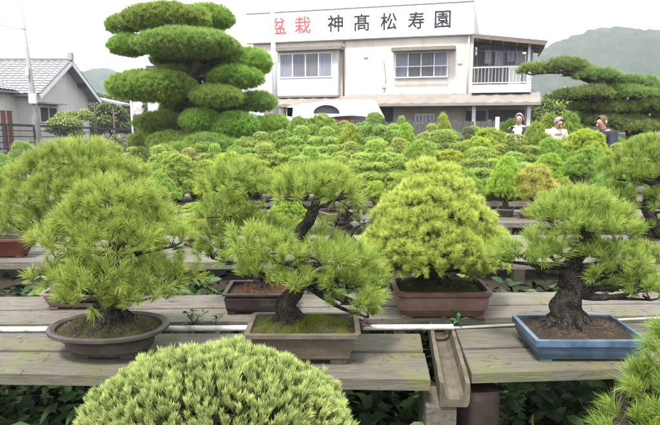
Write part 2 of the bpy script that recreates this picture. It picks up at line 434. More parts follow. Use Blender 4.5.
# ------------------------------------------------------------------ pots
def super_ring(a, b, e, n):
    out = []
    for i in range(n):
        t = 2 * math.pi * i / n; c, s = math.cos(t), math.sin(t)
        out.append((a * math.copysign(abs(c) ** (2 / e), c), b * math.copysign(abs(s) ** (2 / e), s)))
    return out
def rect_ring(a, b, r, n=6):
    out = []
    for cx, cy, a0 in ((a - r, b - r, 0), (-(a - r), b - r, 90), (-(a - r), -(b - r), 180), (a - r, -(b - r), 270)):
        for k in range(n):
            t = R(a0 + 90 * k / (n - 1)); out.append((cx + r * math.cos(t), cy + r * math.sin(t)))
    return out
def make_pot(parent, a, b, prof, m, soil_m, kind='rect', corner=.02, feet=True, foot_h=.014, soil_mound=.02, soil_z=None, foot_scale=.16):
    """prof: list of (inset, z) outside from bottom to rim, then inside; last is the soil edge"""
    mb = MB(); rings = []
    for ins, z in prof:
        if kind == 'rect': rg = rect_ring(a - ins, b - ins, max(.004, corner - ins * .3))
        else: rg = super_ring(a - ins, b - ins, 2.15, 48)
        rings.append([(x, y, z + foot_h) for x, y in rg])
    n = len(rings[0])
    vs = [p for r_ in rings for p in r_]
    fs = [tuple(range(n - 1, -1, -1))]
    for i in range(len(rings) - 1):
        for k in range(n):
            fs.append((i * n + k, i * n + (k + 1) % n, (i + 1) * n + (k + 1) % n, (i + 1) * n + k))
    mb.add(vs, fs); pot = mb.build('pot', m, parent, smooth=True)
    md = pot.modifiers.new('edges', 'EDGE_SPLIT'); md.split_angle = R(38)
    if feet:
        for sx in (-1, 1):
            for sy in (-1, 1):
                fb = MB(); ins = prof[0][0]
                fx, fy = (a - ins), (b - ins)
                if kind != 'rect': fx *= .72; fy *= .72
                w, d = a * foot_scale * 1.4, b * foot_scale * 1.4
                x0, y0 = sx * fx, sy * fy
                fb.box((min(x0, x0 - sx * w), min(y0, y0 - sy * d), 0), (max(x0, x0 - sx * w), max(y0, y0 - sy * d), foot_h + .006), .003)
                fb.build('foot', m, pot)
    # soil surface: a mounded disc
    ins, sz = prof[-1]; sz += foot_h
    rg = (rect_ring(a - ins + .002, b - ins + .002, max(.004, corner - ins * .3)) if kind == 'rect' else super_ring(a - ins + .002, b - ins + .002, 2.15, 48))
    sm = MB(); vs = []; NR = 9
    for j in range(NR):
        s = 1 - j / NR
        for x, y in rg:
            h = soil_mound * (1 - s * s) * (1 + .0) + (rng.uniform(-.004, .004) if j else 0)
            vs.append((x * s, y * s, sz + h))
    vs.append((0, 0, sz + soil_mound)); n = len(rg); fs = []
    for j in range(NR - 1):
        for k in range(n): fs.append((j * n + k, j * n + (k + 1) % n, (j + 1) * n + (k + 1) % n, (j + 1) * n + k))
    for k in range(n): fs.append(((NR - 1) * n + k, (NR - 1) * n + (k + 1) % n, NR * n))
    sm.add(vs, fs); soil = sm.build('soil', soil_m, parent, smooth=True)
    return pot, sz

def litter(parent, a, b, z, n, m, size=(.008, .02), mound=.02, name='needle_litter'):
    """small moss sprigs / fallen needles on the soil"""
    u = np.sqrt(rng.uniform(0, 1, n)); t = rng.uniform(0, 2 * math.pi, n)
    x, y = a * u * np.cos(t), b * u * np.sin(t)
    P = np.stack([x, y, z + mound * (1 - u * u) + .001], 1)
    return P

def trunk_mesh(mb, path, radii, seg=14, n=26, jit=.10, rough=.16):
    pts = spline(path, n); rr = np.interp(np.linspace(0, 1, n), np.linspace(0, 1, len(radii)), radii)
    ph = rng.uniform(0, 6.28, 4); i0 = len(mb.v)
    mb.tube(pts, rr, seg, True, jit)
    for i in range(n):                      # ribs and swellings of old bark
        for k in range(seg):
            a_ = 6.2832 * k / seg; f = 1 + rough * (.6 * math.sin(3 * a_ + ph[0] + i * .25) + .4 * math.sin(5 * a_ + ph[1] - i * .4) + .5 * math.sin(i * .9 + ph[2] + a_))
            p = np.array(mb.v[i0 + i * seg + k]); mb.v[i0 + i * seg + k] = tuple(pts[i] + (p - pts[i]) * f)
    return pts
def branch_to(mb, start, end, r0, r1, sag=.0, seg=7, n=9):
    s, e = np.array(start), np.array(end); m = (s + e) / 2 + np.array([0, 0, sag]) + rng.uniform(-.12, .12, 3) * np.linalg.norm(e - s)
    pts = spline([s, m, e], n); mb.tube(pts, np.linspace(r0, r1, n), seg, True, .1)

# ------------------------------------------------------------------ world + light
w = bpy.data.worlds.new('World'); SC.world = w; w.use_nodes = True
nt = w.node_tree; nt.nodes.clear()
SUN_EL, SUN_AZ = R(62), R(200)             # azimuth clockwise from +Y (behind the camera, a little to the left)
sky = nt.nodes.new('ShaderNodeTexSky'); sky.sky_type = 'NISHITA'; sky.sun_disc = False
sky.sun_elevation = SUN_EL; sky.sun_rotation = SUN_AZ
tc = nt.nodes.new('ShaderNodeTexCoord')
mp = nt.nodes.new('ShaderNodeMapping'); mp.inputs['Scale'].default_value = (1, 1, 3.0); nt.links.new(tc.outputs['Generated'], mp.inputs[0])
cn = nt.nodes.new('ShaderNodeTexNoise'); cn.inputs['Scale'].default_value = 1.7; cn.inputs['Detail'].default_value = 6; nt.links.new(mp.outputs[0], cn.inputs['Vector'])
cloud = ramp(nt, cn.outputs['Fac'], [(.36, (2.2, 2.27, 2.38)), (.5, (7.5, 7.6, 7.8)), (.68, (11.5, 11.5, 11.5))])
skyc = mixc(nt, .9, sky.outputs['Color'], cloud)
bg = nt.nodes.new('ShaderNodeBackground'); bg.inputs['Strength'].default_value = .07
nt.links.new(skyc, bg.inputs['Color'])
wo = nt.nodes.new('ShaderNodeOutputWorld'); nt.links.new(bg.outputs[0], wo.inputs['Surface'])
sl = bpy.data.lights.new('sun', 'SUN'); sl.energy = 1.5; sl.angle = R(11); sl.color = (1, .965, .91)
so = bpy.data.objects.new('sun', sl); COL.objects.link(so)
sd = Vector((math.sin(SUN_AZ) * math.cos(SUN_EL), math.cos(SUN_AZ) * math.cos(SUN_EL), math.sin(SUN_EL)))
so.rotation_euler = sd.to_track_quat('Z', 'Y').to_euler(); so.location = (0, -5, 30)
SC.view_settings.view_transform = 'Standard'; SC.view_settings.look = 'None'
SC.view_settings.exposure = 2.5; SC.view_settings.gamma = 1; SC.view_settings.use_curve_mapping = False
SC.cycles.max_bounces = 8; SC.cycles.transparent_max_bounces = 8
SC.render.film_transparent = False

# ------------------------------------------------------------------ setting: ground, hills
def structure(o): o['kind'] = 'structure'; return o
me = fast_mesh('ground', [(-1200, -60, 0), (1200, -60, 0), (1200, 1300, 0), (-1200, 1300, 0)], [(0, 1, 2, 3)])
structure(link('ground', me, M_GROUND))

def hill(name, prof, Y0, Y1, x_extra=200, step=5.0, seed=1):
    """a wooded ridge: crest silhouette prof [(px,py)] stands at distance Y1, the slope starts at Y0"""
    pr = sorted(prof); cx = np.array([at(p, q, Y1)[0] for p, q in pr]); cz = np.array([at(p, q, Y1)[2] for p, q in pr])
    xs = np.arange(cx[0], cx[-1] + step, step); ys = np.arange(Y0, Y1 + (Y1 - Y0) * .5, step)
    X, Yg = np.meshgrid(xs, ys); crest = np.interp(X, cx, cz)
    t = np.clip((Yg - Y0) / (Y1 - Y0), 0, 2); s = np.where(t < 1, t ** 1.25, 1 - .35 * (t - 1) ** 2)
    r_ = np.random.default_rng(seed)
    Z = crest * s
    for k in range(5):
        fx, fy, p1, p2 = r_.uniform(.01, .05), r_.uniform(.01, .04), *r_.uniform(0, 6, 2)
        Z += 1.6 * np.sin(X * fx * 1.7 + p1) * np.cos(Yg * fy * 2 + p2) * np.clip(t * 2, 0, 1)
    Z += r_.uniform(-1, 1, Z.shape) * 2.4 * np.clip(t * 3, 0, 1)      # tree crowns
    Z -= .5
    V = np.stack([X.ravel(), Yg.ravel(), Z.ravel()], 1)
    ny, nx = X.shape; i = np.arange(ny * nx).reshape(ny, nx)
    f = np.stack([i[:-1, :-1], i[:-1, 1:], i[1:, 1:], i[1:, :-1]], -1).reshape(-1, 4)
    me = fast_mesh(name, V, f)
    return structure(link(name, me, M_HILL))
hill('hill', [(430, 124), (500, 84), (530, 62), (552, 47), (575, 36), (592, 30), (612, 27), (640, 27), (665, 29), (720, 36), (800, 60), (900, 110)], 150, 430, seed=3)
hill('hill', [(-60, 118), (30, 100), (70, 80), (92, 71), (103, 68), (116, 70), (130, 78), (150, 92), (190, 104), (260, 118)], 260, 560, seed=5)

# haze
hb = MB().box((-1300, -80, -1), (1300, 1400, 95)).build('haze', None)
hb['kind'] = 'stuff'
m, nt, out = _new('haze_air')
pv = nt.nodes.new('ShaderNodeVolumePrincipled'); pv.inputs['Color'].default_value = (.82, .87, .96, 1); pv.inputs['Density'].default_value = .00065
nt.links.new(pv.outputs[0], out.inputs['Volume']); hb.data.materials.append(m)

# ------------------------------------------------------------------ benches
BZ = 0.60
def bench_poly_px(quads, th=.045, bev=None):
    mb = MB()
    for q in quads:
        pts = [on_z(*p, BZ) for p in q]
        lo = [p - np.array([0, 0, th]) for p in pts]
        mb.add(lo + pts, [(3, 2, 1, 0), (4, 5, 6, 7), (0, 1, 5, 4), (1, 2, 6, 5), (2, 3, 7, 6), (3, 0, 4, 7)])
    return mb
# rear pair of planks, continuous across the picture
t = thing('plank_bench', 'long weathered plank bench carrying the red brown pot behind the white pipe', 'bench', on_z(330, 310, BZ) * np.array([1, 1, 0]))
def rel(o, t):                                   # keep world placement under a located Empty
    o.matrix_parent_inverse = Matrix.Translation(-Vector(t.location)); return o
rel(bench_poly_px([[(-160, 326.5), (790, 313.5), (760, 303), (-150, 312.4)], [(-150, 311.4), (760, 302.2), (735, 290.5), (-140, 298)]]).build('tabletop', M_WOOD, t), t)
for px in (-60, 150, 372, 560, 700):
    a = on_z(px, 306, BZ); rel(MB().box((a[0] - .045, a[1] - .14, 0), (a[0] + .045, a[1] - .05, BZ - .046)).build('leg', M_WOODD, t), t)
    rel(MB().box((a[0] - .045, a[1] + .07, 0), (a[0] + .045, a[1] + .16, BZ - .046)).build('leg', M_WOODD, t), t)
t = thing('plank_bench', 'mossy edged front plank bench under the oval pot and the taupe pot', 'bench', on_z(200, 360, BZ) * np.array([1, 1, 0]))
rel(bench_poly_px([[(-160, 349.8), (423, 350.4), (420, 333.8), (-150, 333)], [(-190, 371), (430.5, 379.5), (424.5, 353.2), (-162, 351.8)]], .04).build('tabletop', M_WOODF, t), t)
for px, py in ((-80, 358), (120, 358), (340, 362)):
    a = on_z(px, py, BZ); rel(MB().box((a[0] - .02, a[1] - .03, 0), (a[0] + .02, a[1] + .03, BZ - .041)).build('leg', M_WOODD, t), t)
a0, a1 = on_z(-160, 343, BZ), on_z(415, 343, BZ)
rel(MB().box((a0[0], a0[1] - .03, BZ - .10), (a1[0], a1[1] + .02, BZ - .042)).build('rail', M_WOODD, t), t)
t = thing('plank_bench', 'greyish front plank bench under the blue rectangular pot beside the gutter channel', 'bench', on_z(570, 350, BZ) * np.array([1, 1, 0]))
rel(bench_poly_px([[(462.5, 348.3), (820, 335), (795, 318), (456, 329.5)], [(472, 373.5), (850, 362), (822, 337), (463.3, 350.4)]], .036).build('tabletop', M_WOODF, t), t)
for px, py in ((620, 352), (760, 345)):
    a = on_z(px, py, BZ); rel(MB().box((a[0] - .03, a[1] - .03, 0), (a[0] + .03, a[1] + .03, BZ - .037)).build('leg', M_WOODD, t), t)
a0, a1 = on_z(480, 340, BZ), on_z(800, 328, BZ)
rel(MB().box((a0[0], a0[1] - .02, BZ - .09), (a1[0], a0[1] + .03, BZ - .038)).build('rail', M_WOODD, t), t)
# pipes
def px_tube(name, p0, p1, r, z, m, label, cat, seg=16):
    a, b = on_z(*p0, z), on_z(*p1, z); mb = MB(); mb.tube([a, a + (b - a) * .5, b], r, seg)
    o = mb.build(name, m, None, True); o.modifiers.new('e', 'EDGE_SPLIT').split_angle = R(50); tag(o, label, cat); return o
px_tube('water_pipe', (-170, 330.5), (453, 327), .0125, BZ + .004, M_PVC, 'thick white plastic pipe lying along the seam between the left planks', 'pipe')
px_tube('water_pipe', (453.3, 328), (800, 311), .0065, BZ - .006, mat('dull_pipe', (.40, .39, .36), (.28, .27, .24), 10, .5), 'thin white pipe continuing along the seam behind the blue pot', 'pipe')
# gutter channel between the front benches
A = on_z(437, 334, BZ - .01); B = on_z(440, 386, BZ - .01); C_ = on_z(472, 384, BZ - .01); D_ = on_z(456, 333, BZ - .01)
def gutter():
    mb = MB(); yn, yf = B[1] + .02, A[1] + .25
    x0n, x1n = B[0] + .003, C_[0] - .004
    x0f = x0n + (A[0] - B[0]) * 1.0; x1f = x0f + (x1n - x0n)
    n = 7; prof = [(0, 0), (1, 0), (1, -.062), (.82, -.086), (.5, -.09), (.18, -.086), (0, -.062)]
    inner = [(.14, 0), (.2, -.045), (.34, -.06), (.66, -.06), (.8, -.045), (.86, 0)]
    outer = [(0, 0), (0, -.07), (.06, -.088), (.94, -.088), (1, -.07), (1, 0)]
    NS = 14; vs = []
    for i in range(NS):
        s = i / (NS - 1); y = yn + (yf - yn) * s; xo = x0n + (x0f - x0n) * s; wd = (x1n - x0n)
        for (u, z) in outer + inner[::-1]:
            vs.append((xo + u * wd + rng.uniform(-.0012, .0012), y, BZ - .008 + z + rng.uniform(-.0012, .0012)))
    k = 12; fs = []
    for i in range(NS - 1):
        for j in range(k): fs.append((i * k + j, i * k + (j + 1) % k, (i + 1) * k + (j + 1) % k, (i + 1) * k + j))
    for e, rv in ((0, False), ((NS - 1) * k, True)):
        for j in range(5):
            q = (e + j, e + 11 - j, e + 10 - j, e + j + 1); fs.append(q if not rv else q[::-1])
    mb.add(vs, fs); return mb
g = gutter().build('gutter_channel', M_CONC); tag(g, 'mossy concrete gutter channel wedged between the two front benches', 'gutter')
a = on_z(449, 392, BZ - .045)
def block():
    mb = MB(); x0, x1, y0, y1 = a[0] - .075, a[0] + .028, a[1] - .0, a[1] + .16
    z1 = BZ - .10
    mb.box((x0, y0, 0), (x1, y1, .19), .004); mb.box((x0 + .004, y0 + .006, .192), (x1 + .003, y1, .36), .004)
    # upper block with a core hole open at the front
    zt = z1; h0, h1 = .40, .435; xa, xb = x0 + .035, x0 + .075
    mb.box((x0, y0, .362), (x1, y1, h0)).box((x0, y0, h1), (x1, y1, zt), 0)
    mb.box((x0, y0, h0), (xa, y1, h1)).box((xb, y0, h0), (x1, y1, h1))
    return mb
b_ = block().build('concrete_block', M_CONC2); tag(b_, 'rough concrete block with a core hole propping the front bench by the gutter', 'block')
t = thing('upturned_pot', 'dark brown upturned clay pot standing under the blue pot bench', 'pot', on_z(484, 395, BZ - .05) * np.array([1, 1, 0]) + np.array([0.008, .13, 0]))
mb = MB(); mb.tube([(0, 0, 0), (0, 0, .02), (0, 0, .25), (0, 0, .50), (0, 0, .518)], [.095, .098, .09, .082, .078], 32); o = mb.build('body', M_POT_BB, t, True); o.modifiers.new('e', 'EDGE_SPLIT').split_angle = R(40)
mb = MB(); mb.tube([(0, 0, .03), (0, 0, .075)], [.106, .105], 32); o = mb.build('rim', M_POT_BB, t, True); o.modifiers.new('e', 'EDGE_SPLIT').split_angle = R(40)
t = thing('timber_post', 'short grey timber post standing under the front bench beside the dome shaped tree', 'post', on_z(341, 385, BZ - .05) * np.array([1, 1, 0]) + np.array([0, .06, 0]))
MB().box((-.022, -.022, 0), (.022, .022, .545), .003).build('shaft', M_WOODF, t); MB().box((-.07, -.05, 0), (.07, .05, .05), .004).build('foot', M_CONC2, t)

# further bench rows
rows = [(3.50, 4.40, 'second'), (4.95, 5.75, 'third'), (6.30, 7.10, 'fourth'), (7.70, 8.50, 'fifth'), (9.50, 10.30, 'sixth'), (11.2, 12.0, 'seventh'), (12.8, 13.6, 'eighth')]
for (y0, y1, nm) in rows:
    W = y1 * .72 + .6
    t = thing('plank_bench', f'grey plank bench crowded with bonsai, {nm} row back from the camera', 'bench', (0, y0, 0))
    mb = MB(); n = 4; pw = (y1 - y0) / n
    for k in range(n): mb.box((-W + rng.uniform(0, .1), k * pw + .006, BZ - .045 + rng.uniform(-.004, .004)), (W - rng.uniform(0, .1), (k + 1) * pw - .006, BZ + rng.uniform(-.003, .0)))
    mb.build('tabletop', M_WOOD, t)
    for x in np.arange(-W + .4, W, 2.0):
        MB().box((x, .06, 0), (x + .10, .16, BZ - .05)).build('leg', M_WOODD, t)
        MB().box((x, y1 - y0 - .16, 0), (x + .10, y1 - y0 - .06, BZ - .05)).build('leg', M_WOODD, t)

# ------------------------------------------------------------------ bonsai, near
G_NEAR = None
def px_pads(lst, Y):
    """[(px,py,rx_px,ry_px,dY[,ry_ratio])] -> world ellipsoids at their own depth"""
    out = []
    for q in lst:
        px, py, rx, rz, dy = q[:5]; k = q[5] if len(q) > 5 else .85
        c = at(px, py, Y + dy); s = ppm(Y + dy, c[2])
        out.append((*c, rx / s * .94, rx / s * k * .94, rz / s * .88))
    return out
def near_tree(label, base_px, pads_px, trunk_px, radii, pot, color, tuft, name='pine_bonsai', cat='bonsai', mat_n=None, dz=BZ, trunk_dy=None, branches=True, roots=True, bark=None, pot_label=None, Ybase=None):
    """everything is placed in metres around the pot's foot"""
    b = on_z(*base_px, dz) if Ybase is None else at(base_px[0], base_px[1], Ybase)
    Y = b[1]
    t = thing(name, label, cat, b)
    off = np.array([b[0], b[1], b[2]])
    sz = .1
    if pot:
        p, sz = make_pot(t, **pot)
        if pot_label: p['label'] = pot_label
    pads = px_pads(pads_px, Y)
    P, D = pad_tufts(pads, tuft['spacing'], tuft.get('low', -.35), tuft.get('inner', .6), tuft.get('up', .45), tuft.get('wild', .3))
    me = needles(P - off, D, tuft['n'], tuft['len'], tuft['w'], tuft.get('spread', (.15, 1.0)), tuft.get('shoot', .03), tuft.get('droop', .05), curve=tuft.get('curve', False))
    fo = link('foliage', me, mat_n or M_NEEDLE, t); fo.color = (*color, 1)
    mb = MB()
    dys = trunk_dy or [0] * len(trunk_px)
    path = [at(px, py, Y + dy) - off for (px, py), dy in zip(trunk_px, dys)]
    mnd = pot['soil_mound'] if pot and 'soil_mound' in pot else .02
    path[0] = np.array([path[0][0], path[0][1], sz + mnd * .6 - .01])
    pts = trunk_mesh(mb, path, radii, 26, 60, .05)
    if roots:
        for k in range(10):
            an = k / 10 * 6.283 + rng.uniform(-.3, .3); r0 = radii[0]
            st = path[0] + np.array([math.cos(an) * r0 * .4, math.sin(an) * r0 * .4, r0 * 1.1]); pa_, pb_ = (pot['a'] * .55, pot['b'] * .62) if pot else (9, 9)
            en = path[0] + np.array([math.cos(an) * min(pa_, r0 * rng.uniform(1.5, 2.4)), math.sin(an) * min(pb_, r0 * rng.uniform(1.3, 1.9)), -mnd * .12 + .006])
            mid = path[0] + np.array([math.cos(an) * r0 * 1.2, math.sin(an) * r0 * 1.0, r0 * .30 + .008])
            mb.tube(spline([st, mid, en], 8), np.linspace(r0 * rng.uniform(.25, .42), r0 * .07, 8), 8, True, .15)
    if branches:
        pa = np.array(pts)
        for c in pads:
            cc = np.array(c[:3]) - off
            e = cc + np.array([0, 0, -c[5] * .25])
            hz = pa[:, 2]; j = int(np.argmin(np.abs(hz - (e[2] - .04)) + .25 * np.linalg.norm(pa - e, axis=1)))
            j = max(j, int(len(pts) * .3))
            r1 = np.interp(j / (len(pts) - 1), np.linspace(0, 1, len(radii)), radii)
            branch_to(mb, pa[j], e, max(.008, r1 * .45), .004)
            for q in range(6):
                ee = cc + np.array([rng.uniform(-.75, .75) * c[3], rng.uniform(-.75, .75) * c[4], rng.uniform(-.1, .5) * c[5]])
                branch_to(mb, e, ee, .005, .002, 0, 5, 5)
    mb.build('trunk', bark or M_BARK, t, True)
    return t, sz, off

def prof_rect(h, belly=.0, lip=.014, wall=.018, taper=.03, soil=.02):
    return [(taper + .004, 0), (taper, .006), (taper * .75, h * .35), (taper * .45, h * .72), (lip + .004, h * .86), (lip, h * .88), (.0, h * .9), (0, h), (wall, h), (wall + .002, h - soil)]
SPIKY = dict(spacing=.038, n=62, len=.050, w=.00135, spread=(.08, .95), shoot=.03, low=-.08, up=.85, wild=.3, curve=True, inner=.62)

# A  oval pot
near_tree('spiky green pine with tiered crown in a dark oval pot on the front plank bench', (111, 352),
    [(115, 203, 34, 20, .0), (92, 222, 32, 18, -.03), (140, 226, 34, 18, .03), (68, 240, 30, 18, .02), (172, 244, 20, 14, .0), (118, 246, 40, 20, -.06), (55, 258, 20, 13, -.02),
     (62, 280, 28, 16, -.02), (96, 284, 34, 18, -.10), (150, 282, 32, 15, .02), (178, 275, 22, 13, .06), (120, 268, 40, 16, .14), (84, 300, 28, 9, -.08), (140, 299, 28, 9, -.06)],
    [(112, 330), (108, 305), (112, 285), (118, 255), (114, 225), (116, 205)], [.062, .046, .036, .028, .018, .008],
    dict(a=.222, b=.165, prof=[(.075, 0), (.07, .012), (.06, .016), (.055, .05), (.03, .07), (.004, .078), (0, .082), (0, .092), (.012, .096), (.028, .09), (.03, .075)], m=M_POT_A, soil_m=M_SOIL, kind='oval', soil_mound=.045, foot_h=.016),
    (.285, .37, .07), SPIKY)
# A' behind it
near_tree('broad spreading pine behind the oval pot tree in a tan rectangular pot', (90, 304),
    [(78, 163, 44, 18, 0), (48, 178, 34, 18, 0), (108, 178, 36, 18, 0), (30, 204, 32, 18, -.02), (75, 196, 45, 20, -.08), (20, 226, 30, 15, 0), (60, 222, 34, 18, -.08), (130, 205, 34, 20, .06), (158, 222, 22, 14, .08), (45, 240, 26, 12, .05), (100, 230, 40, 18, .1)],
    [(92, 296), (88, 270), (80, 240), (86, 210), (80, 185), (78, 165)], [.045, .036, .03, .022, .015, .008],
    dict(a=.19, b=.12, prof=prof_rect(.07, taper=.03), m=M_POT_T, soil_m=M_SOILB, corner=.03, foot_h=.012),
    (.27, .355, .07), dict(SPIKY, spacing=.042, n=58, w=.0015, len=.052))
# B
tB, szB, offB = near_tree('twisted bare trunked pine with open branches in the taupe rectangular pot', (304, 356),
    [(318, 183, 30, 11, 0), (298, 198, 26, 11, -.03), (338, 196, 22, 11, .02), (246, 240, 16, 9, .02), (262, 250, 28, 13, -.04), (240, 262, 18, 12, 0), (285, 262, 22, 12, -.1), (262, 278, 24, 12, -.08),
     (322, 262, 26, 13, -.08), (345, 262, 24, 14, 0), (345, 285, 22, 12, -.04), (360, 305, 16, 12, -.06), (318, 240, 16, 9, .06), (302, 286, 20, 10, -.1), (372, 304, 10, 9, 0), (368, 285, 18, 12, .02), (362, 268, 18, 10, .04), (350, 302, 18, 10, -.05), (368, 316, 9, 8, -.02)],
    [(290, 328), (287, 305), (298, 282), (302, 258), (299, 236), (310, 218), (317, 200), (318, 188)], [.046, .036, .028, .024, .021, .020, .015, .007],
    dict(a=.205, b=.125, prof=[(.05, 0), (.045, .006), (.036, .012), (.034, .03), (.022, .06), (.02, .085), (.022, .09), (.0, .098), (0, .112), (.018, .112), (.02, .10)], m=M_POT_B, soil_m=M_SOILG, corner=.022, soil_mound=.03, foot_h=.016, foot_scale=.2),
    (.275, .37, .068), dict(SPIKY, spacing=.037, n=64, len=.050), trunk_dy=[0, 0, .02, 0, .02, 0, 0, 0])
# B'
near_tree('soft green pine in a long dark brown pot behind the taupe pot', (262, 308),
    [(232, 188, 30, 16, 0), (262, 200, 36, 18, 0), (228, 215, 28, 18, -.03), (250, 232, 34, 16, 0), (222, 246, 16, 12, .0), (282, 240, 22, 14, .08), (240, 176, 22, 10, .04), (214, 232, 18, 12, -.02), (212, 256, 16, 11, .0), (232, 262, 18, 11, .02)],
    [(262, 300), (258, 270), (250, 245), (255, 215), (250, 195)], [.035, .028, .022, .015, .007],
    dict(a=.165, b=.12, prof=prof_rect(.085, taper=.016), m=M_POT_BB, soil_m=M_SOILB, corner=.012, foot_h=.016),
    (.25, .345, .065), dict(SPIKY, spacing=.039, n=60, w=.0015, len=.048), mat_n=M_NEEDLE_CALM)
# C conical, short lime needles
padsC = []
for (py, rad, k, rz) in ((172, 10, 2, 9), (184, 22, 6, 9), (199, 34, 8, 10), (216, 45, 10, 10), (234, 54, 11, 10), (252, 60, 12, 10), (263, 53, 11, 8)):
    for i in range(k):
        an = 6.283 * i / k + rng.uniform(-.25, .25)
        padsC.append((433 + math.cos(an) * rad * rng.uniform(.85, 1.05), py + rng.uniform(-3, 3) + (3 if k > 2 else 0), 15 + rad * .06, rz * rng.uniform(.85, 1.1), math.sin(an) * rad / 222, .9))
padsC += [(433, 200, 22, 14, 0), (433, 222, 36, 16, 0), (432, 242, 44, 14, 0), (372, 246, 14, 9, -.02), (492, 246, 14, 9, 0)]
near_tree('dense cone shaped lime yellow bonsai in a red brown rounded pot', (439, 311), padsC,
    [(434, 290), (430, 276), (436, 262), (433, 240), (432, 210), (433, 180)], [.06, .045, .036, .028, .018, .007],
    dict(a=.215, b=.135, prof=[(.03, 0), (.026, .006), (.02, .03), (.014, .033), (.010, .085), (.012, .09), (.004, .094), (0, .10), (0, .116), (.018, .118), (.022, .10)], m=M_POT_C, soil_m=M_SOIL, corner=.045, soil_mound=.03, foot_h=.008),
    (.45, .54, .11), dict(spacing=.021, n=38, len=.028, w=.0016, spread=(.1, 1.0), shoot=.015, low=-.35, up=.8, wild=.3, inner=.7), mat_n=M_NEEDLE_CALM, roots=True)
# D blue pot
tD, szD, offD = near_tree('thick gnarled trunk pine in the blue glazed rectangular pot', (575, 349),
    [(578, 208, 30, 14, 0), (556, 222, 26, 14, -.02), (603, 222, 26, 15, .02), (578, 230, 36, 12, -.06), (620, 242, 22, 14, .0), (606, 258, 20, 10, -.05), (560, 212, 20, 10, .08),
     (545, 246, 20, 9, .0), (520, 254, 20, 9, .0), (532, 264, 22, 9, -.06), (508, 260, 12, 8, 0), (554, 258, 14, 8, -.05), (625, 270, 22, 12, -.04), (645, 288, 18, 11, -.05), (650, 262, 16, 12, .04), (605, 276, 14, 7, -.06), (632, 286, 20, 9, -.02), (612, 290, 14, 7, .02), (650, 298, 14, 9, -.02)],
    [(567, 328), (564, 308), (573, 290), (568, 273), (577, 256), (589, 240), (580, 220)], [.064, .050, .043, .037, .031, .024, .010],
    dict(a=.203, b=.145, prof=[(.026, 0), (.022, .004), (.018, .02), (.013, .026), (.011, .05), (.004, .053), (.0, .056), (0, .078), (.014, .08), (.017, .066)], m=M_POT_D, soil_m=M_SOILB, corner=.012, soil_mound=.035, foot_h=.01),
    (.27, .37, .07), dict(SPIKY, spacing=.036, n=64, len=.047), trunk_dy=[0, 0, 0, .02, .03, 0, 0], mat_n=M_NEEDLE_CALM)
# moss, litter on the near soils
def sprigs(t, off, a, b, z, n, color, length, mound, m=M_NEEDLE_CALM, name='moss', flat=False):
    P = litter(t, a, b, z, n, m, mound=mound)
    D = norm(np.array([0, 0, .25 if flat else 1.0]) + rng.normal(size=P.shape) * (.8 if flat else .5))
    if flat: D[:, 2] = np.abs(D[:, 2]) * .3
    me = needles(P, norm(D), 6 if not flat else 3, length, .0016, (.1, 1.0), .003, 0, name=name)
    o = link(name, me, m, t); o.color = (*color, 1)
trees_named = {o['label']: o for o in COL.objects if o.get('label')}
def by(s): return next(o for k, o in trees_named.items() if s in k)
sprigs(by('dark oval pot'), 0, .18, .125, .091, 1500, (.12, .15, .03), .011, .045)
sprigs(by('dark oval pot'), 0, .18, .125, .092, 1500, (.22, .17, .11), .022, .045, name='needle_litter', flat=True)
sprigs(tB, 0, .17, .095, szB, 2200, (.13, .16, .025), .012, .03)
sprigs(by('red brown rounded'), 0, .17, .10, .108, 2200, (.10, .13, .03), .011, .03)
sprigs(tD, 0, .175, .11, szD + .002, 1000, (.17, .13, .10), .026, .035, name='needle_litter', flat=True)
sprigs(by('long dark brown pot'), 0, .13, .09, .09, 300, (.25, .10, .04), .02, .02, name='needle_litter', flat=True)
# label tag on C, small round pot behind it
t = thing('name_tag', 'white card name tag stuck upright behind the red brown pot', 'tag', on_z(411, 287, BZ) + np.array([0, .12, 0]))
MB().box((-.022, -.002, .02), (.022, .002, .10)).build('card', M_TAG, t); MB().box((-.003, .002, -.01), (.003, .006, .1)).build('stake', M_WOODD, t)
t = thing('empty_pot', 'small empty dark round pot tucked behind the red brown pot', 'pot', on_z(402, 294, BZ) + np.array([0, .05, 0]))
mb = MB(); mb.tube([(0, 0, 0), (0, 0, .06), (0, 0, .075)], [.05, .065, .068], 28); mb.build('body', M_POT_BB, t, True)
mb = MB(); pr = [(.068, .072), (.072, .076), (.072, .09), (.064, .09), (.060, .07), (.055, .076)]
for i in range(28):
    pass
ring = []
for r_, z_ in pr: ring += [(r_ * math.cos(k / 28 * 6.2832), r_ * math.sin(k / 28 * 6.2832), z_) for k in range(28)]
mb.add(ring, [(i * 28 + k, i * 28 + (k + 1) % 28, (i + 1) * 28 + (k + 1) % 28, (i + 1) * 28 + k) for i in range(5) for k in range(28)])
mb.build('rim', M_POT_BB, t, True)

# E right edge, on the second row
near_tree('tall loose pine cut by the edge of the photograph above the blue pot tree', (668, 254),
    [(640, 160, 22, 14, 0), (662, 150, 22, 12, 0), (625, 178, 20, 12, 0), (655, 260, 22, 12, .05), (660, 280, 20, 12, .0), (632, 250, 16, 10, .08), (612, 172, 14, 9, .1), (650, 182, 24, 14, -.05), (615, 196, 16, 10, 0), (668, 205, 20, 16, -.06), (640, 205, 16, 12, .0), (655, 232, 18, 12, 0), (690, 180, 26, 18, 0), (690, 225, 24, 16, 0), (640, 228, 12, 8, .05)],
    [(668, 245), (655, 225), (648, 205), (660, 180), (655, 160)], [.05, .04, .034, .02, .01],
    dict(a=.22, b=.14, prof=prof_rect(.10), m=M_POT_M, soil_m=M_SOIL, corner=.02, foot_h=.012),
    (.235, .33, .06), dict(SPIKY, spacing=.052, n=56, w=.0020, len=.068))
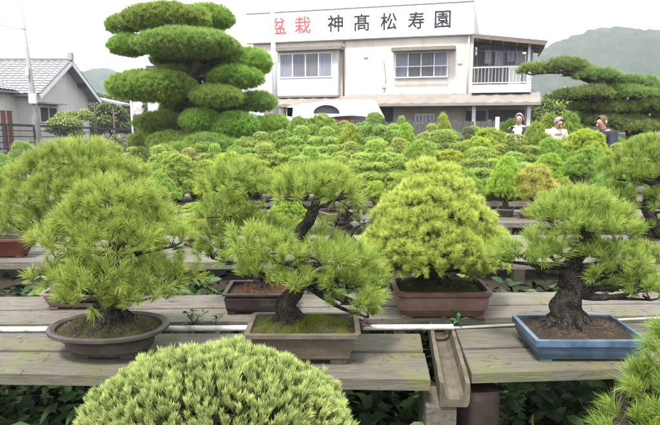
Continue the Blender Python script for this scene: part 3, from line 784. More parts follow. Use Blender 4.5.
# F middle, second row
near_tree('small leaning pine with a stout dark trunk in a low green black tray', (343, 251),
    [(346, 205, 17, 9, 0), (335, 198, 14, 8, .02), (364, 222, 14, 9, 0), (330, 224, 9, 6, 0), (352, 212, 12, 7, -.03), (372, 228, 8, 6, -.02)],
    [(342, 241), (344, 230), (342, 218), (348, 206)], [.075, .06, .045, .012],
    dict(a=.12, b=.09, prof=prof_rect(.045, taper=.012), m=M_POT_BB, soil_m=M_SOILG, corner=.012, foot_h=.01),
    (.165, .23, .045), dict(SPIKY, spacing=.05, n=50, w=.002, len=.05), mat_n=M_NEEDLE_CALM)
# red pot at the left edge
near_tree('small pine in an oxblood red tapered pot at the left end of the second bench', (4, 256),
    [(-8, 232, 20, 12, 0), (-30, 218, 22, 14, 0), (-12, 212, 18, 12, .04), (-45, 236, 18, 12, 0)],
    [(-8, 240), (-16, 228), (-18, 215)], [.035, .025, .008],
    dict(a=.20, b=.10, prof=[(.06, 0), (.055, .01), (.03, .06), (.004, .10), (0, .105), (0, .118), (.014, .118), (.02, .105)], m=M_POT_R, soil_m=M_SOIL, corner=.02, foot_h=.01),
    (.165, .25, .045), dict(SPIKY, spacing=.055, n=50, w=.0018, len=.055), mat_n=M_NEEDLE_CALM)
# dome in the foreground: dense short blue-lime tufts
def dome_tree():
    Yd = 1.33; c = at(216, 437, Yd); s = ppm(Yd, c[2])
    t = thing('white_pine_bonsai', 'pale lime dome shaped pine in the foreground with dense stubby needle tufts', 'bonsai', (c[0], c[1], 0))
    off = np.array([c[0], c[1], 0]); rx = 127 / s; rz = 77 / s
    n = 2300; i = np.arange(n) + .5; z = 1 - i / n * 1.1; ph = i * 2.39996
    rr = np.sqrt(np.clip(1 - z * z, 0, 1)); d = np.stack([rr * np.cos(ph), rr * np.sin(ph), z], 1)
    d = norm(d + rng.normal(size=d.shape) * .03)
    lump = 1 + .05 * np.sin(d[:, 0] * 8 + 1) * np.cos(d[:, 1] * 9 + 2) + .035 * np.sin(d[:, 0] * 17) * np.sin(d[:, 1] * 15 + 1) + rng.uniform(-.05, .035, n)
    P = c + d * np.array([rx, rx * .8, rz]) * lump[:, None] - off
    D = norm(norm(d / np.array([rx, rx * .8, rz])) + np.array([0, 0, .9]) + rng.normal(size=d.shape) * .22)
    keep = rng.uniform(size=n) > .06
    me = needles(P[keep], D[keep], 56, .0255, .0018, (.03, .46), .014, 0, curve=True)
    fo = link('foliage', me, M_DOME, t); fo.color = (.37, .46, .16, 1)
    # second, deeper layer of darker needles
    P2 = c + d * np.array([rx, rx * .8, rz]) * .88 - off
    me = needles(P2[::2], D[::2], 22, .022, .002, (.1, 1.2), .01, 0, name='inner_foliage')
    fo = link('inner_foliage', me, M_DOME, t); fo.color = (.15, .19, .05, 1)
    mb = MB(); path = [(0, 0, .52), (.02, .02, .62), (-.02, .0, .72), (0, 0, c[2] + rz * .3)]
    pts = trunk_mesh(mb, path, [.05, .04, .03, .012])
    for k in range(60):
        e = P[rng.integers(n)] * .0 + (c - off) + (P[rng.integers(n)] - (c - off)) * .86
        branch_to(mb, pts[rng.integers(8, 22)], e, .008, .002, 0, 5, 7)
    mb.build('trunk', M_BARK, t, True)
    tt = thing('plant_stand', 'low wooden stand under the foreground dome tree', 'stand', (c[0], c[1], 0))
    return t, c
tdome, cdome = dome_tree()
stand = next(o for o in COL.objects if o.name.startswith('plant_stand'))
MB().box((-.26, -.2, .36), (.26, .2, .40), .004).build('top', M_WOODD, stand)
for sx in (-1, 1):
    for sy in (-1, 1): MB().box((sx * .22 - .03, sy * .16 - .03, 0), (sx * .22 + .03, sy * .16 + .03, .36)).build('leg', M_WOODD, stand)
e = bpy.data.objects.new('tmp', None); COL.objects.link(e)
p_, s_ = make_pot(e, .2, .15, prof_rect(.10), M_POT_M, M_SOIL, foot_h=.012)
for ch in list(e.children):
    ch.parent = tdome; ch.location.z = .40
bpy.data.objects.remove(e)
# bottom right pine close to the lens
near_tree('close pine with long needles cut off in the bottom right corner', (668, 470),
    [(668, 350, 20, 12, .05), (680, 372, 30, 16, 0), (645, 388, 20, 12, 0), (668, 408, 32, 14, -.04), (632, 420, 16, 10, -.03), (690, 340, 30, 14, .05), (690, 400, 40, 24, 0), (640, 436, 36, 14, -.05)],
    [(680, 455), (676, 430), (668, 405), (672, 380), (665, 355)], [.03, .026, .02, .014, .006], None,
    (.23, .335, .055), dict(SPIKY, spacing=.036, n=66, len=.055, w=.0012), Ybase=1.36, roots=False)
tF2 = next(o for o in COL.objects if 'bottom right corner' in str(o.get('label')))
e = bpy.data.objects.new('tmp', None); COL.objects.link(e)
make_pot(e, .16, .12, prof_rect(.09), M_POT_M, M_SOIL, foot_h=.012)
for ch in list(e.children): ch.parent = tF2; ch.location = (.03, 0, -.10)
bpy.data.objects.remove(e)
zF2 = tF2.location.z - .10
s2 = thing('plant_stand', 'narrow wooden stand under the corner pine', 'stand', (tF2.location.x + .03, tF2.location.y, 0))
MB().box((-.18, -.14, zF2 - .03), (.18, .14, zF2), .004).build('top', M_WOODD, s2)
for sx in (-1, 1):
    for sy in (-1, 1): MB().box((sx * .15 - .02, sy * .11 - .02, 0), (sx * .15 + .02, sy * .11 + .02, zF2 - .03)).build('leg', M_WOODD, s2)

# ------------------------------------------------------------------ bonsai, prototypes of the middle ground (1 m wide, 1 m tall, scaled)
def proto(style, seed):
    """returns dict of meshes for pot, soil, trunk, foliage in unit space: crown about 1 wide, top at z=1, pot foot at 0"""
    global rng
    old = rng; rng = np.random.default_rng(seed)
    pads = []
    if style == 'layer':            # white pine in flat cloud tiers
        L = 5
        for i in range(L):
            u = i / (L - 1); z = .24 + .60 * u; rad = .40 * math.sqrt(max(0, 1 - u ** 2.0)); k = max(1, int(8 * (1 - u ** 1.6) + .5))
            for j in range(k):
                an = 6.283 * j / k + seed + i * .7 + rng.uniform(-.25, .25)
                pr = .165 * rng.uniform(.8, 1.2)
                pads.append((math.cos(an) * rad, math.sin(an) * rad, z + rng.uniform(-.02, .02), pr, pr, pr * .36))
            if rad > .25: pads.append((rng.uniform(-.05, .05), rng.uniform(-.05, .05), z + .04, rad * .75, rad * .75, .07))
        pads.append((0, 0, .9, .15, .15, .075))
        T = dict(sp=.034, n=24, ln=.042, w=.007, low=-.12, up=1.1, inner=.8, spread=(.1, .95))
    elif style == 'dome':           # bushy rounded black pine
        for i in range(15):
            an = rng.uniform(0, 6.283); r = rng.uniform(.12, .36); z = .30 + (.40 - r) * 1.5 * rng.uniform(.75, 1.1)
            pr = rng.uniform(.13, .19); pads.append((math.cos(an) * r, math.sin(an) * r, z, pr, pr, pr * .72))
        pads += [(0, 0, .82, .17, .17, .13), (0, 0, .6, .32, .32, .22)]
        T = dict(sp=.056, n=32, ln=.08, w=.006, low=-.2, up=.8, inner=.7, spread=(.1, .95))
    elif style == 'cone':
        for i in range(5):
            z = .24 + .58 * i / 4; rad = .39 * math.sqrt(1 - (i / 4.6) ** 2); k = max(3, int(9 * (1 - i / 5.5)))
            for j in range(k):
                an = 6.283 * j / k + i + rng.uniform(-.2, .2); pr = .16 * rng.uniform(.85, 1.15)
                pads.append((math.cos(an) * rad, math.sin(an) * rad, z + rng.uniform(-.03, .03), pr, pr, pr * .62))
        pads += [(0, 0, .88, .15, .15, .1), (0, 0, .55, .28, .28, .26)]
        T = dict(sp=.048, n=28, ln=.06, w=.0065, low=-.15, up=.9, inner=.75, spread=(.1, 1.0))
    else:                           # 'open': separate spiky pads on visible branches
        for (x, y, z, r) in ((0, 0, .85, .2), (-.16, .05, .74, .17), (.17, -.05, .72, .17), (-.34, 0, .55, .17), (.34, .05, .52, .17), (.05, -.26, .56, .18), (-.05, .28, .6, .18), (-.3, -.12, .42, .14), (.3, -.14, .4, .13), (.42, .0, .42, .1)):
            pads.append((x + rng.uniform(-.04, .04), y, z + rng.uniform(-.04, .04), r, r, r * .6))
        T = dict(sp=.07, n=36, ln=.1, w=.0055, low=-.15, up=.6, inner=.65, spread=(.1, 1.05))
    P, D = pad_tufts(pads, T['sp'], T['low'], T['inner'], T['up'], .3)
    fol = needles(P, D, T['n'], T['ln'], T['w'], T['spread'], T['ln'] * .4, .03, name='foliage')
    mb = MB(); pts = trunk_mesh(mb, [(0, 0, .13), (.03, .0, .25), (-.04, .02, .4), (.03, 0, .6), (0, 0, .85)], [.075, .06, .045, .03, .01], 10, 16)
    for c in pads:
        e = np.array(c[:3]) - np.array([0, 0, c[5] * .3]); j = min(15, max(4, int((c[2] - .2) / .65 * 15)))
        branch_to(mb, pts[j], e, .018, .006, 0, 6, 6)
    tm = bpy.data.meshes.new('trunk'); tm.from_pydata(mb.v, [], mb.f); tm.polygons.foreach_set('use_smooth', [True] * len(tm.polygons)); tm.materials.append(M_BARK_FAR)
    fol.materials.append(M_NEEDLE_CALM)
    e = bpy.data.objects.new('tmp', None); COL.objects.link(e)
    make_pot(e, .27, .19, [(.05, 0), (.04, .01), (.02, .08), (0, .1), (0, .13), (.025, .13), (.03, .11)], M_POT_M, M_SOIL, 'rect' if seed % 2 else 'oval', .03, False, .005)
    out = {'trunk': tm, 'foliage': fol}
    for ch in list(e.children):
        out[ch.name.split('.')[0]] = ch.data
        bpy.data.objects.remove(ch)
    bpy.data.objects.remove(e)
    rng = old
    return out
PROTO = {(s, k): proto(s, 100 + 17 * k + 5 * i) for i, s in enumerate(('layer', 'dome', 'cone', 'open')) for k in range(3)}
POTM = [M_POT_M, M_POT_BB, M_POT_C, M_POT_A, M_POT_T]
def mid_tree(px, top, wpx, style, Y, color, label, k=None, name=None, z0=BZ, group='bonsai crowded on the benches behind', pot_m=None):
    k = int(rng.integers(3)) if k is None else k
    pr = PROTO[(style, k)]
    b = at(px, 200, Y); b[2] = z0; topz = at(px, top, Y)[2]
    h = (topz - z0) / 1.0; wd = wpx / ppm(Y, 1.1) / 1.03 * (rng.uniform(1.12, 1.45) if Y > 6 else 1.1)
    t = thing(name or ('white_pine_bonsai' if style == 'layer' else 'pine_bonsai'), label, 'bonsai', b, group, rng.uniform(0, 6.28))
    t.scale = (wd, wd, h)
    for part in ('pot', 'soil', 'trunk', 'foliage'):
        o = bpy.data.objects.new(part, pr[part]); COL.objects.link(o); o.parent = t
        if part == 'foliage': o.color = (*[c * f for c, f in zip(color, rng.uniform(.92, 1.08, 3))], 1)
        if part == 'pot':
            pm = pot_m or POTM[int(rng.integers(len(POTM)))]
            o.material_slots[0].link = 'OBJECT'; o.material_slots[0].material = pm
    return t
PALE = (.37, .49, .12); LIME = (.35, .47, .07); GREEN = (.26, .40, .08); DARK = (.16, .27, .055); YEL = (.37, .49, .065); ORG = (.40, .45, .095); OLIVE = (.31, .40, .08)
MID = [
 # px, top, width, style, Y, colour, label
 # third row and front of the fourth
 (8, 166, 42, 'dome', 5.4, GREEN, 'round green pine at the far left edge above the red pot'),
 (232, 152, 66, 'dome', 5.0, LIME, 'big bright lime pine just above the dark brown pot tree'),
 (196, 203, 40, 'open', 5.1, LIME, 'small squat pine between the oval pot tree and the lime pines'),
 (332, 162, 64, 'open', 5.2, LIME, 'lime pine directly behind the head of the twisted trunk pine'),
 (375, 182, 30, 'open', 5.5, LIME, 'small pine in a brown pot beside the cone shaped tree, facing the gap'),
 (506, 156, 42, 'dome', 5.35, LIME, 'round green pine in a dark red pot right of the cone shaped tree'),
 (534, 167, 56, 'open', 5.25, ORG, 'orange tinged pine above the left branch of the blue pot tree'),
 (560, 178, 40, 'dome', 5.5, OLIVE, 'olive pine half hidden behind the crown of the blue pot tree'),
 (-10, 150, 36, 'cone', 6.6, GREEN, 'green pine cut off by the photo edge under the brown house door'),
 (160, 172, 40, 'dome', 5.6, GREEN, 'dark green pine at the right shoulder of the broad spreading pine'),
 (143, 147, 40, 'dome', 6.6, (.15, .23, .06), 'bluish green round pine at the foot of the left railing'),
 (172, 152, 44, 'cone', 6.4, (.33, .45, .085), 'yellowish pine in front of the orange layered tree'),
 (297, 157, 38, 'layer', 6.5, PALE, 'pale tiered pine left of the twisted trunk head'),
 (376, 140, 52, 'layer', 6.7, PALE, 'large pale tiered pine directly left above the cone shaped tree'),
 (420, 140, 54, 'dome', 6.9, (.26, .37, .07), 'wide green pine directly behind the tip of the cone shaped tree'),
 (478, 147, 46, 'layer', 6.6, PALE, 'pale tiered pine right above the cone shaped tree'),
 (547, 153, 42, 'dome', 6.7, LIME, 'bright pine behind the orange tinged one'),
 (587, 147, 46, 'dome', 6.5, GREEN, 'fresh green round pine below the man in navy'),
 (622, 160, 40, 'open', 6.4, GREEN, 'green pine left of the tall loose pine'),
 (655, 150, 40, 'dome', 6.8, OLIVE, 'olive pine behind the tall loose pine at the photo edge'),
 # fifth row
 (26, 143, 32, 'open', 8.0, GREEN, 'slim pine of green pads before the brown house door'),
 (60, 150, 36, 'cone', 8.1, GREEN, 'green pine peeking left of the broad spreading pine'),
 (190, 148, 30, 'layer', 8.0, (.44, .42, .15), 'brownish orange tiered pine under the cloud tree'),
 (216, 144, 30, 'layer', 8.0, PALE, 'pale tiered pine right next to the brownish orange one'),
 (265, 144, 40, 'layer', 8.1, PALE, 'pale tiered pine under the right foot of the cloud tree'),
 (311, 147, 34, 'layer', 7.9, PALE, 'low pale tiered pine between twisted trunk head and canopy'),
 (350, 142, 34, 'layer', 8.0, PALE, 'neat pale tiered pine left of the large pale tiered one'),
 (440, 130, 54, 'layer', 8.2, (.32, .43, .11), 'broad tiered pine below the shrub on the picket fence'),
 (512, 134, 46, 'layer', 8.1, (.32, .43, .11), 'wide tiered pine below the man in the open jacket'),
 (545, 138, 36, 'cone', 8.0, GREEN, 'dense dark pine below the cream shirted man'),
 (581, 129, 36, 'cone', 8.0, YEL, 'yellow orange cone shaped pine in front of the man in navy'),
 (614, 143, 28, 'layer', 8.0, PALE, 'flat topped pale pine right of the yellow orange cone'),
 (640, 146, 36, 'dome', 8.2, GREEN, 'round pine under the dark fence on the right'),
 (100, 148, 40, 'dome', 8.3, GREEN, 'round pine hidden behind the top of the broad spreading pine'),
 # sixth and seventh rows
 (302, 126, 34, 'layer', 10.0, PALE, 'pale tiered pine at the left foot of the white canopy'),
 (327, 127, 34, 'layer', 9.8, PALE, 'pale tiered pine below the middle of the white canopy'),
 (350, 124, 28, 'dome', 9.9, LIME, 'bright round pine below the red board of the canopy'),
 (374, 112, 44, 'layer', 10.0, (.32, .43, .11), 'tallest pale tiered pine at the right end of the white canopy'),
 (404, 123, 24, 'dome', 10.1, LIME, 'small bright round pine before the left end of the picket fence'),
 (424, 132, 26, 'layer', 9.9, PALE, 'little pale pine before the middle of the picket fence'),
 (466, 127, 28, 'layer', 9.8, (.21, .25, .12), 'greyish pale tiered pine before the white post'),
 (486, 128, 36, 'cone', 9.9, LIME, 'bright lime pine right of the greyish pale one'),
 (532, 122, 28, 'dome', 9.4, (.26, .37, .07), 'round pine between the two white haired men'),
 (247, 137, 36, 'cone', 10.0, GREEN, 'green pine under the lowest right pad of the cloud tree'),
 (228, 140, 30, 'cone', 10.2, DARK, 'dark pine under the trunk of the cloud tree'),
 (280, 138, 28, 'layer', 11.4, PALE, 'small pale pine between cloud tree and canopy'),
 (321, 114, 36, 'cone', 11.6, OLIVE, 'olive pine standing tall before the white canopy front'),
 (299, 116, 20, 'cone', 11.7, GREEN, 'small pine before the left curtain of the canopy'),
 (392, 124, 26, 'layer', 11.5, PALE, 'pale pine behind the tallest tiered one beside the fence'),
 (508, 119, 22, 'cone', 11.4, DARK, 'dark green pine just left of the man in the open jacket'),
 (448, 130, 24, 'cone', 11.6, GREEN, 'green pine against the middle of the picket fence'),
 (556, 139, 26, 'dome', 9.5, LIME, 'lime pine right below the cream shirted man'),
 (563, 112, 26, 'cone', 12.9, GREEN, 'green shrub like pine between cream shirted man and man in navy'),
 (545, 113, 24, 'cone', 13.2, OLIVE, 'olive pine rising behind the cream shirted man'),
 (478, 128, 26, 'cone', 13.0, GREEN, 'green pine touching the right end of the picket fence'),
 (400, 116, 18, 'layer', 13.2, PALE, 'tiny pale pine against the dark doorway of the building'),
 (345, 121, 22, 'cone', 13.0, OLIVE, 'olive pine in the shade under the canopy'),
 (640, 134, 34, 'cone', 10.1, GREEN, 'green pine at the foot of the leaning garden pine'),
 (610, 137, 28, 'cone', 11.3, DARK, 'dark pine beside the back of the man in navy'),
 # more of the crowd, filling the rows
 (192, 214, 46, 'open', 4.0, LIME, 'low spreading pine on the second bench right of the oval pot tree'),
 (128, 196, 60, 'dome', 4.0, GREEN, 'green pine on the second bench hidden behind the oval pot tree'),
 (395, 214, 34, 'open', 4.1, GREEN, 'small pine on the second bench tucked left of the cone shaped tree'),
 (478, 222, 40, 'open', 3.9, LIME, 'spreading pine on the second bench tucked right of the cone shaped tree'),
 (585, 190, 60, 'dome', 4.0, LIME, 'lime pine on the second bench behind the crown of the blue pot tree'),
 (290, 196, 50, 'dome', 4.1, LIME, 'lime pine on the second bench behind the twisted bare trunk'),
 (75, 160, 44, 'dome', 5.4, GREEN, 'green pine behind the broad spreading pine, on the third bench'),
 (283, 165, 38, 'dome', 5.5, LIME, 'lime pine between the big bright lime pine and the twisted trunk head'),
 (408, 172, 36, 'cone', 5.4, OLIVE, 'olive pine hidden behind the left shoulder of the cone shaped tree'),
 (465, 170, 40, 'dome', 5.5, GREEN, 'green pine hidden behind the right shoulder of the cone shaped tree'),
 (610, 166, 40, 'dome', 5.5, GREEN, 'green pine between the blue pot tree and the tall loose pine'),
 (205, 160, 40, 'dome', 6.5, OLIVE, 'olive round pine right of the yellowish one'),
 (250, 158, 40, 'cone', 6.6, (.34, .42, .08), 'yellow green pine behind the big bright lime pine'),
 (340, 156, 36, 'layer', 6.6, PALE, 'pale tiered pine just above the lime pine behind the twisted trunk'),
 (450, 150, 38, 'cone', 6.7, LIME, 'lime pine behind the right flank of the cone shaped tree'),
 (512, 152, 36, 'layer', 6.6, PALE, 'pale tiered pine behind the round pine in the dark red pot'),
 (110, 156, 40, 'dome', 6.5, GREEN, 'green pine behind the right shoulder of the broad spreading pine'),
 (160, 146, 34, 'layer', 8.1, PALE, 'pale tiered pine left of the brownish orange tiered one'),
 (240, 147, 32, 'cone', 8.1, GREEN, 'green pine between two pale tiered pines below the cloud tree'),
 (290, 146, 34, 'dome', 8.2, OLIVE, 'olive pine above the pale tiered pine left of the twisted trunk'),
 (332, 145, 30, 'layer', 8.2, PALE, 'pale tiered pine filling the gap above the twisted trunk head'),
 (398, 138, 36, 'layer', 8.1, PALE, 'pale tiered pine between the large pale one and the wide green pine'),
 (475, 137, 38, 'cone', 8.0, LIME, 'lime pine below the greyish pale tiered one'),
 (565, 143, 34, 'layer', 8.1, PALE, 'pale tiered pine left of the fresh green round pine'),
 (665, 144, 36, 'cone', 8.0, GREEN, 'green pine at the far right edge before the dark fence'),
 (262, 132, 34, 'layer', 9.9, PALE, 'pale tiered pine under the lowest right pads of the cloud tree, near the canopy'),
 (284, 130, 30, 'cone', 10.0, GREEN, 'green pine just left of the white canopy foot'),
 (392, 130, 30, 'layer', 9.9, PALE, 'pale tiered pine between the tallest tiered one and the small bright round pine'),
 (446, 134, 32, 'cone', 9.9, LIME, 'lime pine in front of the greyish fence boards'),
 (503, 134, 28, 'layer', 9.8, PALE, 'pale tiered pine before the legs of the man in the open jacket'),
 (575, 134, 30, 'cone', 9.9, OLIVE, 'olive pine between the cream shirted man and the yellow orange cone'),
 (205, 142, 32, 'cone', 10.0, GREEN, 'green pine hiding the foot of the cloud tree trunk'),
 (165, 144, 34, 'dome', 10.1, GREEN, 'green pine left of the cloud tree foot'),
 (136, 147, 32, 'layer', 10.0, PALE, 'pale pine at the end of the metal railing'),
 (430, 124, 26, 'layer', 11.5, PALE, 'pale pine below the clipped shrub on the fence'),
 (345, 128, 28, 'layer', 11.4, PALE, 'pale pine in the shade of the canopy middle'),
 (365, 122, 26, 'cone', 11.6, GREEN, 'green pine under the right half of the canopy'),
 (470, 126, 28, 'dome', 11.5, GREEN, 'green round pine near the right end of the picket fence'),
 (525, 126, 28, 'cone', 12.6, GREEN, 'green pine behind the man in the open jacket'),
 (628, 136, 30, 'dome', 12.9, DARK, 'dark round pine at the foot of the garden pine trunk'),
 (658, 138, 30, 'cone', 11.4, OLIVE, 'olive pine before the dark board fence near the photo edge'),
]
for row in MID: mid_tree(*row)
mid_tree(441, 113, 22, 'dome', 16.2, LIME, 'clipped lime shrub showing above the picket fence', name='clipped_shrub', z0=.0, group='clipped shrubs')

# ------------------------------------------------------------------ leafy ground plants
def ground_cover():
    n = 9500
    x = rng.uniform(-1.9, 1.9, n); y = rng.uniform(1.2, 3.45, n)
    hmax = np.where(y > 2.9, .60, np.where(y < 1.75, .32, .42)) * (.75 + .3 * np.sin(x * 5) * np.cos(y * 7))
    z = hmax * rng.uniform(.35, 1, n)
    n2 = 6500; x = np.r_[x, rng.uniform(-2.6, 2.6, n2)]; y = np.r_[y, rng.uniform(2.85, 3.75, n2)]; z = np.r_[z, rng.uniform(.05, .62, n2) * (.8 + .25 * np.sin(x[n:] * 4.3) )]
    n += n2
    P = np.stack([x, y, z], 1); D = norm(np.stack([rng.normal(size=n), rng.normal(size=n) - .35, rng.uniform(-.25, .6, n)], 1))
    me = leaves(P, D, .085, .042, 'leafy_ground_cover')
    o = link('leafy_ground_cover', me, M_GLOSS); o['kind'] = 'stuff'
    tag(o, 'dark glossy oval leaves growing under and between the benches', 'ground cover')
ground_cover()
def fallen():
    n = 420; px = rng.uniform(-10, 670, n); py = rng.uniform(300, 372, n)
    P = np.array([on_z(a_, b_, BZ + .0035) for a_, b_ in zip(px, py)])
    keep = ~((np.abs(px - 447) < 28) & (py > 326)); P = P[keep]
    D = np.stack([rng.normal(size=len(P)), rng.normal(size=len(P)), np.zeros(len(P))], 1)
    me = needles(P, norm(D), 2, .045, .0022, (.02, .12), .002, 0, name='fallen_needles')
    o = link('fallen_needles', me, mat('dead_needles', (.26, .17, .09), (.12, .07, .04), 30, .8)); o['kind'] = 'stuff'
    tag(o, 'brown dead needles lying scattered on the planks', 'needles')
fallen()
def weed(px, py, n, r, col, label, name='weed', length=.03, w=.014, upz=.5):
    b = on_z(px, py, BZ); t = thing(name, label, 'weed', b)
    P = []; D = []; mb = MB()
    for k in range(n):
        e = np.array([rng.uniform(-r, r), rng.uniform(-.02, .02), rng.uniform(.005, upz * .12)])
        mb.tube(spline([(0, 0, 0), e * .5 + np.array([0, 0, .01]), e], 5), .0012, 5)
        for q in range(3): P.append(e); D.append(norm(np.array([rng.normal(), rng.normal() * .6, rng.uniform(.0, .7)])))
    me = leaves(np.array(P), np.array(D), length, w, 'leaves'); o = link('leaves', me, M_LEAF, t); o.color = (*col, 1)
    mb.build('stem', M_WOODD, t)
weed(193, 325, 9, .05, (.07, .13, .04), 'small trailing weed on the planks right of the oval pot')
weed(216, 326, 5, .03, (.06, .11, .04), 'tiny green weed beside the pipe close to the taupe pot')
weed(453, 324, 4, .03, (.06, .15, .04), 'green leafed sprig on the joint where the thick pipe ends', length=.045, w=.02)
weed(362, 331, 9, .025, (.09, .025, .03), 'dark red rosette plant between the taupe pot and the pipe', length=.03, w=.012)

# ------------------------------------------------------------------ cloud pruned tree
def cloud_tree(label, Y, pads_px, trunk_px, radii, color, tuft, name, base_px):
    b = at(base_px, 150, Y); b[2] = 0; off = b
    t = thing(name, label, 'tree', b)
    pads = [(a_, b_, c_, d_ * tuft['infl'], e_ * tuft['infl'], f_ * tuft['zin']) for a_, b_, c_, d_, e_, f_ in px_pads(pads_px, Y)]
    mb = MB(); path = [at(px, py, Y + dy) - off for px, py, dy in trunk_px]; path[0][2] = 0
    pts = trunk_mesh(mb, path, radii, 14, 36); pa = np.array(pts)
    for c in pads:
        e = np.array(c[:3]) - off - np.array([0, 0, c[5] * .45])
        j = int(np.argmin(np.abs(pa[:, 2] - e[2] + .15) + .3 * np.linalg.norm(pa - e, axis=1)))
        r1 = np.interp(j / 35, np.linspace(0, 1, len(radii)), radii)
        branch_to(mb, pa[j], e, max(.05, r1 * .5), .025, 0, 8, 9)
        for q in range(9):
            ee = e + np.array([rng.uniform(-.8, .8) * c[3], rng.uniform(-.8, .8) * c[4], c[5] * rng.uniform(.1, .5)])
            branch_to(mb, e, ee, .022, .008, 0, 5, 5)
    mb.build('trunk', M_BARK_FAR, t, True)
    for c in pads:                                   # every clipped pad is a part
        c = np.array(c); ar = 4 * math.pi * (((c[3] * c[4]) ** 1.6 + (c[3] * c[5]) ** 1.6 + (c[4] * c[5]) ** 1.6) / 3) ** .625
        P, D = [], []
        for sh in (1.0, .82, .6):
            n_ = int(ar * sh * sh / tuft['spacing'] ** 2); i_ = np.arange(n_) + .5; z_ = 1 - 2 * i_ / n_; f_ = i_ * 2.39996
            r_ = np.sqrt(np.clip(1 - z_ * z_, 0, 1)); d_ = norm(np.stack([r_ * np.cos(f_), r_ * np.sin(f_), z_], 1) + rng.normal(size=(n_, 3)) * .03)
            d_ = d_[d_[:, 2] > tuft['low']]
            lm = 1 + .07 * np.sin(d_[:, 0] * 6 + c[0] * 9) * np.cos(d_[:, 1] * 7 + c[2] * 5) + rng.uniform(-.09, .05, len(d_))
            flat_ = np.where(d_[:, 2] < 0, .75, 1.0)
            p_ = c[:3] + d_ * c[3:6] * (lm * sh)[:, None] * np.stack([np.ones_like(flat_), np.ones_like(flat_), flat_], 1)
            P.append(p_); D.append(norm(norm(d_ / c[3:6]) + np.array([0, 0, tuft['up']]) + rng.normal(size=d_.shape) * tuft['wild']))
        P, D = np.vstack(P), np.vstack(D)
        me = needles(P - off, D, tuft['n'], tuft['len'], tuft['w'], tuft['spread'], tuft['shoot'], .02, name='foliage_pad')
        o = link('foliage_pad', me, M_NEEDLE_CALM, t); o.color = (*[q * f for q, f in zip(color, rng.uniform(.9, 1.1, 3))], 1)
CL = dict(spacing=.066, n=34, len=.115, w=.0085, low=-1.0, up=.75, wild=.18, spread=(.05, .75), shoot=.035, infl=1.13, zin=1.0)
cloud_tree('tall cloud pruned pine with many rounded green pads standing before the cream building', 14.0,
    [(167, 20, 38, 15, -.1), (122, 26, 14, 10, .3), (207, 20, 24, 15, .8), (186, 45, 46, 14, -.5), (130, 47, 19, 11, .1), (248, 64, 21, 15, .2), (236, 79, 24, 12, -.2), (152, 88, 40, 17, -.4),
     (217, 97, 23, 10, -.6), (256, 103, 18, 10, .1), (162, 124, 24, 11, .2), (200, 121, 17, 11, -.5), (235, 128, 22, 15, -.4), (272, 128, 18, 12, 0), (171, 143, 20, 10, -.4), (209, 144, 21, 10, -.7), (218, 62, 26, 10, .9), (190, 110, 26, 12, .9), (245, 142, 20, 9, -.3), (264, 142, 22, 10, -.2), (222, 112, 20, 12, .8), (178, 60, 24, 9, .9), (205, 80, 20, 12, 1.0), (148, 142, 16, 9, .0), (225, 148, 20, 8, -.8), (185, 152, 24, 8, -.9), (252, 150, 24, 8, -.6), (208, 134, 22, 8, -.2), (278, 140, 16, 8, .2), (178, 74, 20, 7, .4)],
    [(205, 165, 0), (204, 140, 0), (198, 118, .1), (196, 100, 0), (190, 80, .2), (197, 62, 0), (188, 40, .1), (180, 20, 0)], [.17, .15, .14, .13, .11, .10, .07, .03],
    (.24, .36, .07), CL, 'cloud_pruned_pine', 205)
NW = dict(spacing=.075, n=30, len=.10, w=.008, low=-.35, up=.9, wild=.3, spread=(.05, .9), shoot=.04, infl=1.1, zin=1.08)
cloud_tree('dark spreading garden pine with flat layered branches right of the building', 13.2,
    [(538, 71, 18, 6, .2), (565, 67, 20, 8, 0), (583, 74, 16, 7, .2), (597, 77, 20, 7, -.2), (612, 79, 10, 5, .1), (625, 83, 18, 6, 0), (642, 84, 14, 7, .3), (575, 97, 20, 7, .1), (592, 95, 18, 8, -.3), (606, 100, 16, 8, .3),
     (635, 96, 22, 6, -.3), (652, 100, 18, 7, 0), (618, 110, 16, 7, -.2), (648, 115, 20, 8, .2), (625, 122, 20, 7, 0), (668, 92, 20, 8, 0), (675, 108, 20, 8, 0), (598, 114, 16, 6, .4), (608, 123, 20, 7, -.1), (640, 129, 22, 7, -.3), (664, 126, 22, 8, 0), (586, 108, 16, 6, .1), (652, 107, 24, 7, -.2), (590, 122, 16, 6, .3), (622, 92, 20, 6, -.1)],
    [(633, 160, 0), (634, 140, 0), (633, 122, 0), (624, 106, 0), (612, 92, 0), (600, 84, 0), (585, 78, 0), (560, 72, 0)], [.17, .16, .15, .13, .11, .09, .07, .03],
    (.19, .27, .075), NW, 'garden_pine', 633)

